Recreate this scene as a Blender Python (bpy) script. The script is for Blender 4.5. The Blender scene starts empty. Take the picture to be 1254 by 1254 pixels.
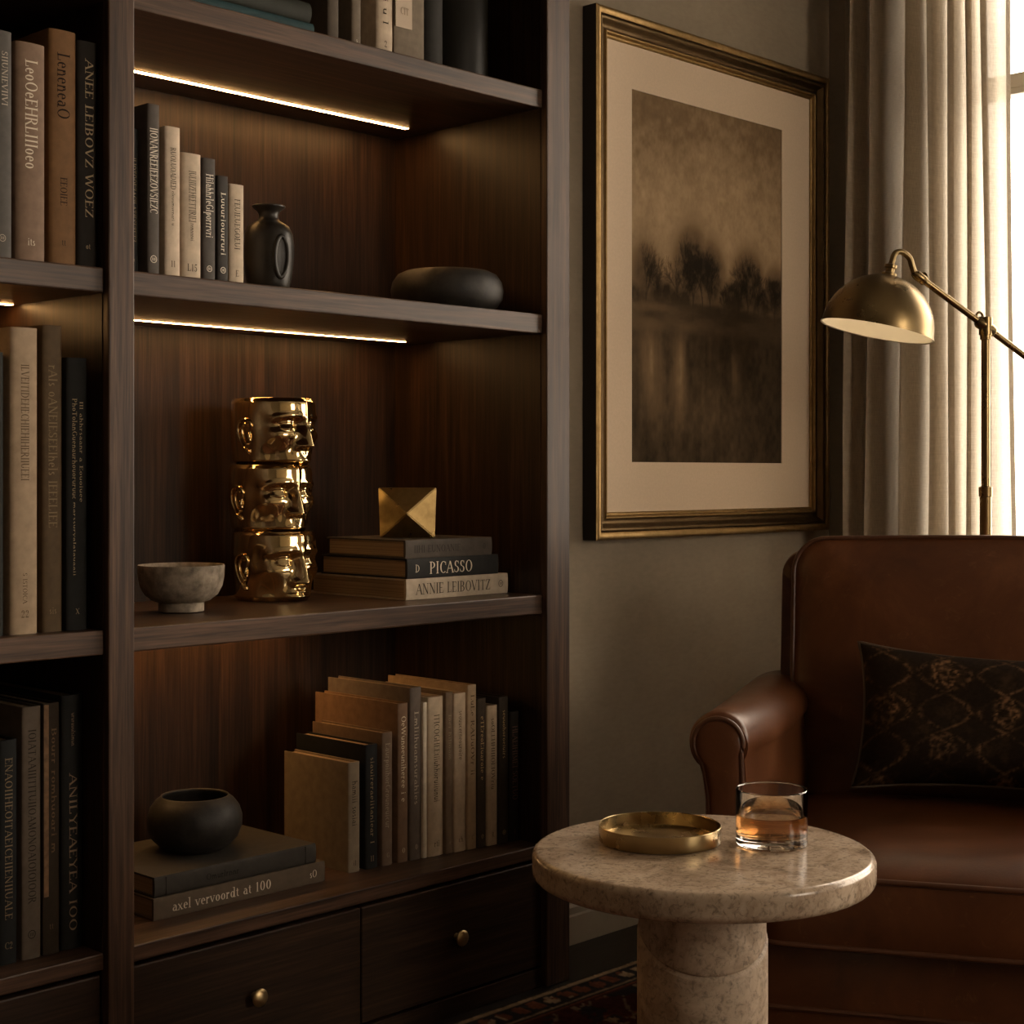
import bpy, bmesh, math, random
import numpy as np
from mathutils import Vector, Matrix
random.seed(7)
R = math.radians
SC = bpy.context.scene
COL = SC.collection

# ------------------------------------------------------------------ helpers
def empty(name, label, cat, loc=(0, 0, 0), rot=(0, 0, 0), group=None):
    o = bpy.data.objects.new(name, None)
    o.empty_display_size = .05
    COL.objects.link(o)
    o.location = loc
    o.rotation_euler = rot
    tag(o, label, cat, group)
    return o

def tag(o, label, cat, group=None):
    o['label'] = label
    o['category'] = cat
    if group:
        o['group'] = group

def obj(name, bm, m, parent=None, smooth=False, label=None, kind=None, loc=None):
    me = bpy.data.meshes.new(name)
    if isinstance(bm, bmesh.types.BMesh):
        bm.normal_update()
        bm.to_mesh(me)
        bm.free()
    else:
        me.from_pydata(bm[0], [], bm[1])
    if smooth:
        me.polygons.foreach_set('use_smooth', [True] * len(me.polygons))
        if smooth != 'all':
            me.set_sharp_from_angle(angle=R(smooth if not isinstance(smooth, bool) else 40))
    me.materials.append(m)
    o = bpy.data.objects.new(name, me)
    COL.objects.link(o)
    if parent:
        o.parent = parent
    if label:
        o['label'] = label
    if kind:
        o['kind'] = kind
    if loc:
        o.location = loc
    return o

def struct(name, bm, m, parent=None):
    return obj(name, bm, m, parent, kind='structure')

def box(bm, x0, x1, y0, y1, z0, z1, bev=0, seg=2):
    r = bmesh.ops.create_cube(bm, size=1)
    vs = r['verts']
    for v in vs:
        v.co = Vector((x0 + (v.co.x + .5) * (x1 - x0), y0 + (v.co.y + .5) * (y1 - y0), z0 + (v.co.z + .5) * (z1 - z0)))
    if bev:
        es = list({e for v in vs for e in v.link_edges})
        bmesh.ops.bevel(bm, geom=es, offset=bev, segments=seg, profile=.5, affect='EDGES')
    return bm

def B(*a, **k):
    return box(bmesh.new(), *a, **k)

def lathe(bm, prof, n=64, c=(0, 0, 0), closed=False):
    """prof: list of (r, z); revolved about z"""
    rings = []
    for r, z in prof:
        if r < 1e-6:
            rings.append([bm.verts.new((c[0], c[1], c[2] + z))])
        else:
            rings.append([bm.verts.new((c[0] + r * math.cos(2 * math.pi * i / n), c[1] + r * math.sin(2 * math.pi * i / n), c[2] + z)) for i in range(n)])
    pairs = list(zip(rings, rings[1:]))
    if closed:
        pairs.append((rings[-1], rings[0]))
    for a, b in pairs:
        for i in range(n):
            j = (i + 1) % n
            if len(a) == 1 and len(b) == 1:
                continue
            if len(a) == 1:
                bm.faces.new((a[0], b[j], b[i]))
            elif len(b) == 1:
                bm.faces.new((a[i], a[j], b[0]))
            else:
                bm.faces.new((a[i], a[j], b[j], b[i]))
    bmesh.ops.recalc_face_normals(bm, faces=bm.faces[:])
    return bm

def L(prof, n=64, c=(0, 0, 0), closed=False):
    return lathe(bmesh.new(), prof, n, c, closed)

def smooth_path(pts, per=6, loop=False):
    pts = [Vector(p) for p in pts]
    n = len(pts)
    out = []
    rng = range(n) if loop else range(n - 1)
    for i in rng:
        if loop:
            p0, p1, p2, p3 = pts[(i - 1) % n], pts[i], pts[(i + 1) % n], pts[(i + 2) % n]
        else:
            p0, p1, p2, p3 = pts[max(i - 1, 0)], pts[i], pts[i + 1], pts[min(i + 2, n - 1)]
        for k in range(per):
            t = k / per
            out.append(.5 * ((2 * p1) + (-p0 + p2) * t + (2 * p0 - 5 * p1 + 4 * p2 - p3) * t * t + (-p0 + 3 * p1 - 3 * p2 + p3) * t ** 3))
    if not loop:
        out.append(pts[-1])
    return out

def tube(bm, pts, r, n=10, loop=False, caps=True):
    pts = [Vector(p) for p in pts]
    N = len(pts)
    rings = []
    up = None
    for i, p in enumerate(pts):
        if loop:
            t = pts[(i + 1) % N] - pts[i - 1]
        else:
            t = pts[min(i + 1, N - 1)] - pts[max(i - 1, 0)]
        t.normalize()
        if up is None:
            up = Vector((0, 0, 1)) if abs(t.z) < .9 else Vector((1, 0, 0))
        s = t.cross(up)
        if s.length < 1e-5:
            s = t.orthogonal()
        s.normalize()
        up = s.cross(t).normalized()
        rr = r[i] if isinstance(r, (list, tuple)) else r
        rings.append([bm.verts.new(p + rr * (math.cos(2 * math.pi * k / n) * s + math.sin(2 * math.pi * k / n) * up)) for k in range(n)])
    for i in range(N if loop else N - 1):
        a, b = rings[i], rings[(i + 1) % N]
        for k in range(n):
            bm.faces.new((a[k], b[k], b[(k + 1) % n], a[(k + 1) % n]))
    if not loop and caps:
        bm.faces.new(rings[0])
        bm.faces.new(rings[-1][::-1])
    bmesh.ops.recalc_face_normals(bm, faces=bm.faces[:])
    return bm

def T(pts, r, n=10, loop=False):
    return tube(bmesh.new(), pts, r, n, loop)

def rrect(x0, x1, y0, y1, r, n=8):
    pts = []
    if not isinstance(r, (list, tuple)):
        r = [r] * 4
    for (cx, cy, a0, rr) in ((x1 - r[0], y1 - r[0], 0, r[0]), (x0 + r[1], y1 - r[1], 90, r[1]), (x0 + r[2], y0 + r[2], 180, r[2]), (x1 - r[3], y0 + r[3], 270, r[3])):
        for i in range(n + 1):
            a = R(a0 + 90 * i / n)
            pts.append((cx + rr * math.cos(a), cy + rr * math.sin(a)))
    # resample long sides
    out = []
    N = len(pts)
    for i in range(N):
        p, q = pts[i], pts[(i + 1) % N]
        d = math.dist(p, q)
        k = max(1, int(d / .025))
        for j in range(k):
            out.append((p[0] + (q[0] - p[0]) * j / k, p[1] + (q[1] - p[1]) * j / k))
    return out

def pad(outline, t, crown, place, roll=.012, rings=16, bottom_crown=0.0):
    """upholstered pad: outline (u,v) loop, thickness t along w, domed top; place(u,v,w)->xyz"""
    bm = bmesh.new()
    cu = sum(p[0] for p in outline) / len(outline)
    cv = sum(p[1] for p in outline) / len(outline)
    prof = [(0.0, 0.0 - bottom_crown)]
    for k in range(1, 7):
        s = k / 6
        prof.append((s ** .7 * .985, -bottom_crown * (1 - s ** 2.5)))
    prof += [(.995, .002), (1.0, .006), (1.006, t * .5), (1.0, t - .006), (.995, t - .001)]
    for k in range(rings):
        s = 1 - (k + 1) / rings
        ss = s ** .8
        prof.append((.985 * ss, t + crown * (1 - ss ** 4.2) ** .8))
    loops = []
    for s, w in prof:
        if s <= 1e-6:
            loops.append([bm.verts.new(place(cu, cv, w))])
        else:
            loops.append([bm.verts.new(place(cu + (p[0] - cu) * s, cv + (p[1] - cv) * s, w)) for p in outline])
    n = len(outline)
    for a, b in zip(loops, loops[1:]):
        for i in range(n):
            j = (i + 1) % n
            if len(a) == 1:
                bm.faces.new((a[0], b[i], b[j]))
            elif len(b) == 1:
                bm.faces.new((a[i], a[j], b[0]))
            else:
                bm.faces.new((a[i], a[j], b[j], b[i]))
    bmesh.ops.recalc_face_normals(bm, faces=bm.faces[:])
    return bm

def grid_obj(name, P, cols, m, parent=None, smooth=True):
    """P: (ny,nx,3) array, cols: (ny,nx,3) linear colours or None"""
    ny, nx = P.shape[:2]
    me = bpy.data.meshes.new(name)
    me.vertices.add(nx * ny)
    me.vertices.foreach_set('co', P.reshape(-1).astype(np.float32))
    i = np.arange(nx * ny).reshape(ny, nx)
    q = np.stack([i[:-1, :-1], i[:-1, 1:], i[1:, 1:], i[1:, :-1]], -1).reshape(-1, 4)
    nf = len(q)
    me.loops.add(nf * 4)
    me.loops.foreach_set('vertex_index', q.reshape(-1).astype(np.int32))
    me.polygons.add(nf)
    me.polygons.foreach_set('loop_start', (np.arange(nf) * 4).astype(np.int32))
    me.update(calc_edges=True)
    me.validate()
    if smooth:
        me.polygons.foreach_set('use_smooth', [True] * nf)
    if cols is not None:
        a = me.color_attributes.new('pattern', 'FLOAT_COLOR', 'POINT')
        c = np.ones((ny * nx, 4), np.float32)
        c[:, :3] = cols.reshape(-1, 3)
        a.data.foreach_set('color', c.reshape(-1))
    me.materials.append(m)
    o = bpy.data.objects.new(name, me)
    COL.objects.link(o)
    if parent:
        o.parent = parent
    return o

def vnoise(x, y, seed=0):
    xi = np.floor(x).astype(np.int64); yi = np.floor(y).astype(np.int64)
    fx = x - xi; fy = y - yi
    fx = fx * fx * (3 - 2 * fx); fy = fy * fy * (3 - 2 * fy)
    def h(a, b):
        n = (a * 374761393 + b * 668265263 + seed * 974634777) & 0xffffffff
        n = ((n ^ (n >> 13)) * 1274126177) & 0xffffffff
        return ((n ^ (n >> 16)) & 0xffff) / 65535.0
    return (h(xi, yi) * (1 - fx) + h(xi + 1, yi) * fx) * (1 - fy) + (h(xi, yi + 1) * (1 - fx) + h(xi + 1, yi + 1) * fx) * fy

def fbm(x, y, seed=0, o=4):
    s = 0; a = .5
    for k in range(o):
        s = s + a * vnoise(x * 2 ** k, y * 2 ** k, seed + k)
        a *= .5
    return s / (1 - .5 ** o)

# ------------------------------------------------------------------ materials
class NM:
    def __init__(s, name):
        s.m = bpy.data.materials.new(name)
        s.m.use_nodes = True
        s.t = s.m.node_tree
        s.n = s.t.nodes
        s.b = s.n['Principled BSDF']
        s.out = s.n['Material Output']
    def node(s, kind, **kw):
        n = s.n.new(kind)
        for k, v in kw.items():
            if k.startswith('_'):
                n.inputs[k[1:].replace('_', ' ')].default_value = v
            else:
                setattr(n, k, v)
        return n
    def link(s, a, b):
        s.t.links.new(a, b)
    def coord(s, scale=(1, 1, 1), kind='Object', loc=(0, 0, 0)):
        tc = s.node('ShaderNodeTexCoord')
        mp = s.node('ShaderNodeMapping')
        mp.inputs['Scale'].default_value = scale
        mp.inputs['Location'].default_value = loc
        s.link(tc.outputs[kind], mp.inputs['Vector'])
        return mp.outputs['Vector']
    def noise(s, vec, scale, detail=4, rough=.55, dist=0):
        n = s.node('ShaderNodeTexNoise')
        n.inputs['Scale'].default_value = scale
        n.inputs['Detail'].default_value = detail
        n.inputs['Roughness'].default_value = rough
        n.inputs['Distortion'].default_value = dist
        s.link(vec, n.inputs['Vector'])
        return n.outputs['Fac']
    def ramp(s, fac, stops):
        r = s.node('ShaderNodeValToRGB')
        cr = r.color_ramp
        while len(cr.elements) < len(stops):
            cr.elements.new(.5)
        for e, (p, c) in zip(cr.elements, stops):
            e.position = p
            e.color = (*c, 1) if isinstance(c, (tuple, list)) else (c, c, c, 1)
        s.link(fac, r.inputs['Fac'])
        return r.outputs['Color']
    def bump(s, fac, strength=.2, dist=.002):
        b = s.node('ShaderNodeBump')
        b.inputs['Strength'].default_value = strength
        b.inputs['Distance'].default_value = dist
        s.link(fac, b.inputs['Height'])
        s.link(b.outputs['Normal'], s.b.inputs['Normal'])
    def mix(s, a, b, fac, mode='MIX'):
        m = s.node('ShaderNodeMix', data_type='RGBA', blend_type=mode)
        for x, sock in ((fac, m.inputs[0]), (a, m.inputs[6]), (b, m.inputs[7])):
            if isinstance(x, (int, float)):
                sock.default_value = x
            elif isinstance(x, (tuple, list)):
                sock.default_value = (*x, 1)
            else:
                s.link(x, sock)
        return m.outputs[2]
    def set(s, **kw):
        for k, v in kw.items():
            i = s.b.inputs[k.replace('_', ' ')]
            if isinstance(v, bpy.types.NodeSocket):
                s.link(v, i)
            elif isinstance(v, (tuple, list)) and len(v) == 3:
                i.default_value = (*v, 1)
            else:
                i.default_value = v
        return s

def m_wood(name, grain='z', dark=(.030, .015, .009), light=(.135, .072, .042), rough=.42, spec=.3):
    M = NM(name)
    sc = {'z': (55, 55, 1.8), 'x': (2.2, 70, 70)}[grain]
    v = M.coord(sc)
    a = M.noise(v, 1.0, 6, .6, .6)
    v2 = M.coord(tuple(c * 4 for c in sc))
    b = M.noise(v2, 1.0, 3, .6)
    c = M.mix(M.ramp(a, [(.30, dark), (.5, tuple((d * .55 + l * .45) for d, l in zip(dark, light))), (.70, light)]),
              M.ramp(b, [(.35, .25), (.65, 1.0)]), .75, 'MULTIPLY')
    M.set(Base_Color=c, Roughness=rough, Specular_IOR_Level=spec)
    M.bump(b, .12, .0006)
    return M.m

def m_plain(name, c, rough=.5, metal=0.0, var=.0, vs=30, bump=0, spec=.5):
    M = NM(name)
    if var:
        f = M.noise(M.coord(), vs, 4)
        M.set(Base_Color=M.ramp(f, [(.3, tuple(x * (1 - var) for x in c)), (.7, tuple(min(1, x * (1 + var)) for x in c))]))
        if bump:
            M.bump(f, bump, .001)
    else:
        M.set(Base_Color=c)
    M.set(Roughness=rough, Metallic=metal, Specular_IOR_Level=spec)
    return M.m

_cloth = {}
def m_cloth(c, rough=.65):
    if c not in _cloth:
        M = NM('book_cloth')
        f = M.noise(M.coord((1, 1, 1)), 60, 3)
        g = M.noise(M.coord((900, 900, 260)), 1, 2)
        M.set(Base_Color=M.ramp(f, [(.25, tuple(x * .82 for x in c)), (.75, tuple(min(1, x * 1.14) for x in c))]), Roughness=rough, Specular_IOR_Level=.16)
        M.bump(g, .12, .0004)
        _cloth[c] = M.m
    return _cloth[c]

def m_emit(name, c, s):
    M = NM(name)
    M.set(Base_Color=(.02, .02, .02), Emission_Color=c, Emission_Strength=s)
    return M.m

def m_metal(name, c, rough, var=.25, vs=25, aniso=0):
    M = NM(name)
    f = M.noise(M.coord(), vs, 5, .6)
    M.set(Base_Color=M.ramp(f, [(.3, tuple(x * (1 - var) for x in c)), (.7, c)]), Metallic=1.0,
          Roughness=M.ramp(f, [(.3, min(1, rough * 1.35)), (.7, rough * .85)]))
    return M.m

W_Z = m_wood('walnut_upright', 'z')
W_X = m_wood('walnut_plank', 'x', (.036, .018, .0105), (.15, .082, .049), .36, .42)
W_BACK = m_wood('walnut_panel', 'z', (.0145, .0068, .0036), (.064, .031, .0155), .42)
W_DR = m_wood('walnut_drawer', 'x', (.018, .0092, .005), (.068, .036, .0195), .38, .38)
GOLD = NM('polished_gold').set(Base_Color=(.85, .64, .33), Metallic=1.0, Roughness=.10).m
BRASS = m_metal('aged_brass', (.50, .34, .14), .30, .45, 30)
BRASS_TRAY = m_metal('brushed_brass', (.42, .315, .16), .26, .10, 18)
KNOB = m_metal('knob_brass', (.66, .50, .26), .33, .05, 60)
BRASS_LAMP = m_metal('antique_brass', (.26, .185, .088), .27, .16, 14)
LED = m_emit('warm_light', (1.0, .52, .18), 50)

# paper edges of books
PG = NM('paper_edges')
_w = PG.noise(PG.coord((1500, 2, 2)), 1, 2)
PG.set(Base_Color=PG.ramp(_w, [(.3, (.22, .14, .075)), (.7, (.42, .29, .17))]), Roughness=.85)
PG.bump(_w, .3, .0006)
PG = PG.m

# plaster wall
P = NM('plaster')
_v = P.coord()
_f = P.noise(_v, 2.2, 6, .65)
_g = P.noise(P.coord((1, 1, 2.5)), 45, 4, .6)
P.set(Base_Color=P.mix(P.ramp(_f, [(.3, (.225, .178, .124)), (.7, (.315, .256, .182))]), P.ramp(_g, [(.3, .86), (.7, 1.0)]), .8, 'MULTIPLY'), Roughness=.8, Specular_IOR_Level=.3)
P.bump(_g, .12, .0015)
PLASTER = P.m
TRIM = m_plain('painted_trim', (.36, .30, .22), .5, 0, .05)
CEIL = m_plain('ceiling_paint', (.25, .225, .19), .8)
DARKWALL = m_plain('room_paint', (.075, .06, .043), .8)
FLOOR = m_wood('dark_floorboards', 'x', (.012, .008, .006), (.04, .025, .016), .4)

# ------------------------------------------------------------------ lettering: a small serif stroke face
def _arc(cx, cy, rx, ry, a0, a1, wt=.13, wl=.05):
    return ('a', cx, cy, rx, ry, a0, a1, wt, wl)
def _l(x0, y0, x1, y1, w=.12):
    return ('l', x0, y0, x1, y1, w)
def _s(x, y):
    return ('s', x, y)
LT, HV = .05, .12
GL = {
 'A': (.74, [_l(.04, 0, .37, 1, LT), _l(.37, 1, .68, 0, HV), _l(.16, .36, .56, .36, LT), _s(.04, 0), _s(.68, 0)]),
 'B': (.62, [_l(.12, 0, .12, 1), _arc(.26, .75, .26, .25, -90, 90), _arc(.28, .26, .29, .27, -90, 90), _l(.1, 1, .28, 1, LT), _l(.1, .51, .28, .51, LT), _l(.1, 0, .28, 0, LT), _s(.08, 0), _s(.08, 1)]),
 'C': (.68, [_arc(.4, .5, .36, .52, 50, 310), _l(.63, .68, .63, .96, LT)]),
 'D': (.74, [_l(.12, 0, .12, 1), _arc(.26, .5, .42, .5, -90, 90), _l(.1, 1, .3, 1, LT), _l(.1, 0, .3, 0, LT), _s(.08, 0), _s(.08, 1)]),
 'E': (.58, [_l(.12, 0, .12, 1), _l(.1, .97, .5, .97, LT), _l(.1, .52, .4, .52, LT), _l(.1, .03, .53, .03, LT), _l(.5, .8, .5, 1, LT), _l(.53, 0, .53, .22, LT), _s(.08, 0), _s(.08, 1)]),
 'F': (.55, [_l(.12, 0, .12, 1), _l(.1, .97, .5, .97, LT), _l(.1, .52, .4, .52, LT), _l(.5, .8, .5, 1, LT), _s(.12, 0), _s(.08, 1)]),
 'G': (.74, [_arc(.4, .5, .36, .52, 50, 320), _l(.64, .05, .64, .42, HV), _s(.62, .42)]),
 'H': (.76, [_l(.12, 0, .12, 1), _l(.62, 0, .62, 1), _l(.12, .52, .62, .52, LT), _s(.12, 0), _s(.12, 1), _s(.62, 0), _s(.62, 1)]),
 'I': (.32, [_l(.15, 0, .15, 1), _s(.15, 0), _s(.15, 1)]),
 'K': (.7, [_l(.12, 0, .12, 1), _l(.14, .45, .56, 1, LT), _l(.28, .6, .62, 0, HV), _s(.12, 0), _s(.12, 1), _s(.56, 1), _s(.62, 0)]),
 'L': (.56, [_l(.12, 0, .12, 1), _l(.1, .03, .5, .03, LT), _l(.5, 0, .5, .26, LT), _s(.08, 0), _s(.12, 1)]),
 'M': (.88, [_l(.1, 0, .14, 1, LT), _l(.14, 1, .43, .05, HV), _l(.43, .05, .72, 1, LT), _l(.74, 0, .72, 1, HV), _s(.1, 0), _s(.76, 0)]),
 'N': (.78, [_l(.12, 0, .12, 1, LT), _l(.12, 1, .64, 0, HV), _l(.64, 0, .64, 1, LT), _s(.12, 0), _s(.1, 1), _s(.64, 1)]),
 'O': (.78, [_arc(.39, .5, .36, .52, 0, 360)]),
 'P': (.6, [_l(.12, 0, .12, 1), _arc(.26, .73, .28, .27, -90, 90), _l(.1, 1, .28, 1, LT), _l(.1, .46, .28, .46, LT), _s(.12, 0), _s(.08, 1)]),
 'R': (.68, [_l(.12, 0, .12, 1), _arc(.26, .74, .27, .26, -90, 90), _l(.1, 1, .28, 1, LT), _l(.1, .48, .28, .48, LT), _l(.3, .48, .6, 0, HV), _s(.12, 0), _s(.08, 1), _s(.62, 0)]),
 'S': (.55, [_arc(.27, .75, .22, .26, 40, 270), _arc(.27, .25, .24, .27, -140, 90), _l(.45, .75, .45, .97, LT), _l(.05, .04, .05, .26, LT)]),
 'T': (.64, [_l(.31, 0, .31, 1), _l(.03, .97, .6, .97, LT), _l(.04, .78, .04, 1, LT), _l(.59, .78, .59, 1, LT), _s(.31, 0)]),
 'U': (.74, [_l(.12, .3, .12, 1, HV), _l(.6, .3, .6, 1, LT), _arc(.36, .32, .27, .34, 180, 360), _s(.12, 1), _s(.6, 1)]),
 'V': (.72, [_l(.06, 1, .36, 0, HV), _l(.36, 0, .66, 1, LT), _s(.06, 1), _s(.66, 1)]),
 'W': (1.0, [_l(.05, 1, .28, 0, HV), _l(.28, 0, .5, .95, LT), _l(.5, .95, .72, 0, HV), _l(.72, 0, .94, 1, LT), _s(.05, 1), _s(.94, 1)]),
 'X': (.72, [_l(.06, 1, .62, 0, HV), _l(.06, 0, .6, 1, LT), _s(.06, 0), _s(.06, 1), _s(.62, 0), _s(.6, 1)]),
 'Y': (.7, [_l(.05, 1, .35, .48, HV), _l(.62, 1, .35, .48, LT), _l(.35, 0, .35, .5, HV), _s(.05, 1), _s(.62, 1), _s(.35, 0)]),
 'Z': (.62, [_l(.05, .97, .56, .97, LT), _l(.54, 1, .06, 0, HV), _l(.05, .03, .57, .03, LT), _l(.06, .8, .06, 1, LT), _l(.57, 0, .57, .22, LT)]),
 '0': (.62, [_arc(.3, .5, .26, .52, 0, 360)]),
 '1': (.42, [_l(.2, 0, .2, 1), _l(.04, .86, .2, 1, LT), _s(.2, 0)]),
 '2': (.56, [_arc(.27, .74, .22, .26, -40, 190), _l(.46, .6, .06, .04, LT), _l(.05, .04, .5, .04, HV)]),
 '5': (.54, [_arc(.24, .3, .25, .32, -150, 120), _l(.1, .55, .14, 1, LT), _l(.12, .96, .48, .96, HV)]),
 'a': (.5, [_arc(.2, .2, .19, .22, 60, 330), _l(.37, .02, .37, .46, .1), _arc(.22, .45, .18, .2, 0, 150), _s(.42, 0)]),
 'c': (.46, [_arc(.24, .32, .22, .34, 45, 315)]),
 'd': (.56, [_arc(.24, .32, .22, .34, 0, 360), _l(.44, 0, .44, 1.05, .1), _s(.48, 0), _s(.38, 1.03)]),
 'e': (.48, [_arc(.24, .32, .22, .34, 0, 310), _l(.06, .36, .44, .36, LT)]),
 'h': (.56, [_l(.1, 0, .1, 1.05, .1), _arc(.26, .4, .18, .26, 0, 180), _l(.43, 0, .43, .42, .1), _s(.1, 0), _s(.43, 0)]),
 'i': (.28, [_l(.13, 0, .13, .64, .1), _s(.13, 0), _l(.13, .82, .13, .95, .12)]),
 'l': (.26, [_l(.12, 0, .12, 1.05, .1), _s(.12, 0), _s(.08, 1.03)]),
 'm': (.8, [_l(.1, 0, .1, .64, .1), _arc(.24, .4, .15, .26, 0, 180), _l(.38, 0, .38, .42, .1), _arc(.52, .4, .15, .26, 0, 180), _l(.66, 0, .66, .42, .1), _s(.1, 0), _s(.66, 0)]),
 'n': (.54, [_l(.1, 0, .1, .64, .1), _arc(.26, .4, .17, .26, 0, 180), _l(.42, 0, .42, .42, .1), _s(.1, 0), _s(.42, 0)]),
 'o': (.52, [_arc(.25, .32, .23, .34, 0, 360)]),
 'p': (.54, [_l(.1, -.3, .1, .64, .1), _arc(.28, .32, .2, .34, 0, 360), _s(.1, -.3)]),
 'r': (.4, [_l(.1, 0, .1, .64, .1), _arc(.26, .42, .14, .22, 30, 170), _s(.1, 0), _s(.08, .62)]),
 's': (.4, [_arc(.19, .48, .14, .17, 30, 270), _arc(.19, .16, .16, .18, -150, 90)]),
 't': (.34, [_l(.15, .08, .15, .85, .1), _arc(.25, .12, .12, .14, 180, 320), _l(.02, .62, .3, .62, LT)]),
 'u': (.54, [_l(.1, .2, .1, .64, .1), _arc(.25, .2, .17, .22, 180, 360), _l(.42, 0, .42, .64, .1), _s(.08, .62)]),
 'v': (.5, [_l(.04, .64, .24, 0, .1), _l(.24, 0, .44, .64, LT), _s(.04, .64), _s(.44, .64)]),
 'x': (.5, [_l(.04, .64, .42, 0, .1), _l(.04, 0, .42, .64, LT), _s(.04, 0), _s(.42, 0)]),
 'y': (.5, [_l(.04, .64, .24, 0, .1), _l(.16, -.28, .44, .64, LT), _s(.04, .64), _s(.44, .64)]),
 '.': (.22, [_l(.08, 0, .08, .12, .12)]), ' ': (.36, []),
 '@': (1.1, [_arc(.5, .5, .5, .5, 0, 360, .09, .09), _l(.3, .3, .3, .7, .08), _l(.5, .3, .5, .7, .08), _l(.7, .3, .7, .7, .08)]),
}
def text_polys(s, length=None, track=.06):
    """quads in (u, v), cap height 1; if length is given, u is scaled to it"""
    x = 0; Q = []
    for ch in s:
        w, strokes = GL.get(ch) or GL.get(ch.upper()) or GL['o']
        for st in strokes:
            if st[0] == 'l':
                _, x0, y0, x1, y1, wd = st
                dx, dy = x1 - x0, y1 - y0
                # stroke width measured across the horizontal for uprights, vertical for bars
                if abs(dx) > 4 * abs(dy):
                    o = (0, wd / 2)
                else:
                    o = (wd / 2 * (1 + .3 * abs(dx)), 0)
                Q.append([(x + x0 - o[0], y0 - o[1]), (x + x1 - o[0], y1 - o[1]), (x + x1 + o[0], y1 + o[1]), (x + x0 + o[0], y0 + o[1])])
            elif st[0] == 's':
                Q.append([(x + st[1] - .12, st[2] - .022), (x + st[1] + .12, st[2] - .022), (x + st[1] + .12, st[2] + .022), (x + st[1] - .12, st[2] + .022)])
            else:
                _, cx, cy, rx, ry, a0, a1, wt, wl = st
                n = max(6, int(abs(a1 - a0) / 24))
                for k in range(n):
                    t0, t1 = R(a0 + (a1 - a0) * k / n), R(a0 + (a1 - a0) * (k + 1) / n)
                    ir, iy = max(rx - wt, .01), max(ry - wl, .01)
                    Q.append([(x + cx + rx * math.cos(t0), cy + ry * math.sin(t0)), (x + cx + rx * math.cos(t1), cy + ry * math.sin(t1)),
                              (x + cx + ir * math.cos(t1), cy + iy * math.sin(t1)), (x + cx + ir * math.cos(t0), cy + iy * math.sin(t0))])
        x += w + track
    tot = max(x - track, .01)
    return Q, tot

def text_mesh(s, size, length, place, sq=True):
    """place(u, v) -> xyz in metres; u runs along the reading direction from 0 to length"""
    Q, tot = text_polys(s)
    k = length / tot if length else size
    V = []; Fc = []
    for q in Q:
        i = len(V)
        V += [place(u * k, v * size) for u, v in q]
        Fc.append((i, i + 1, i + 2, i + 3))
    return V, Fc

_ink = {}
def ink(c, metal=False):
    k = (c, metal)
    if k not in _ink:
        _ink[k] = m_plain('foil' if metal else 'ink', c, .35 if metal else .7, .6 if metal else 0, spec=.12)
    return _ink[k]

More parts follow.
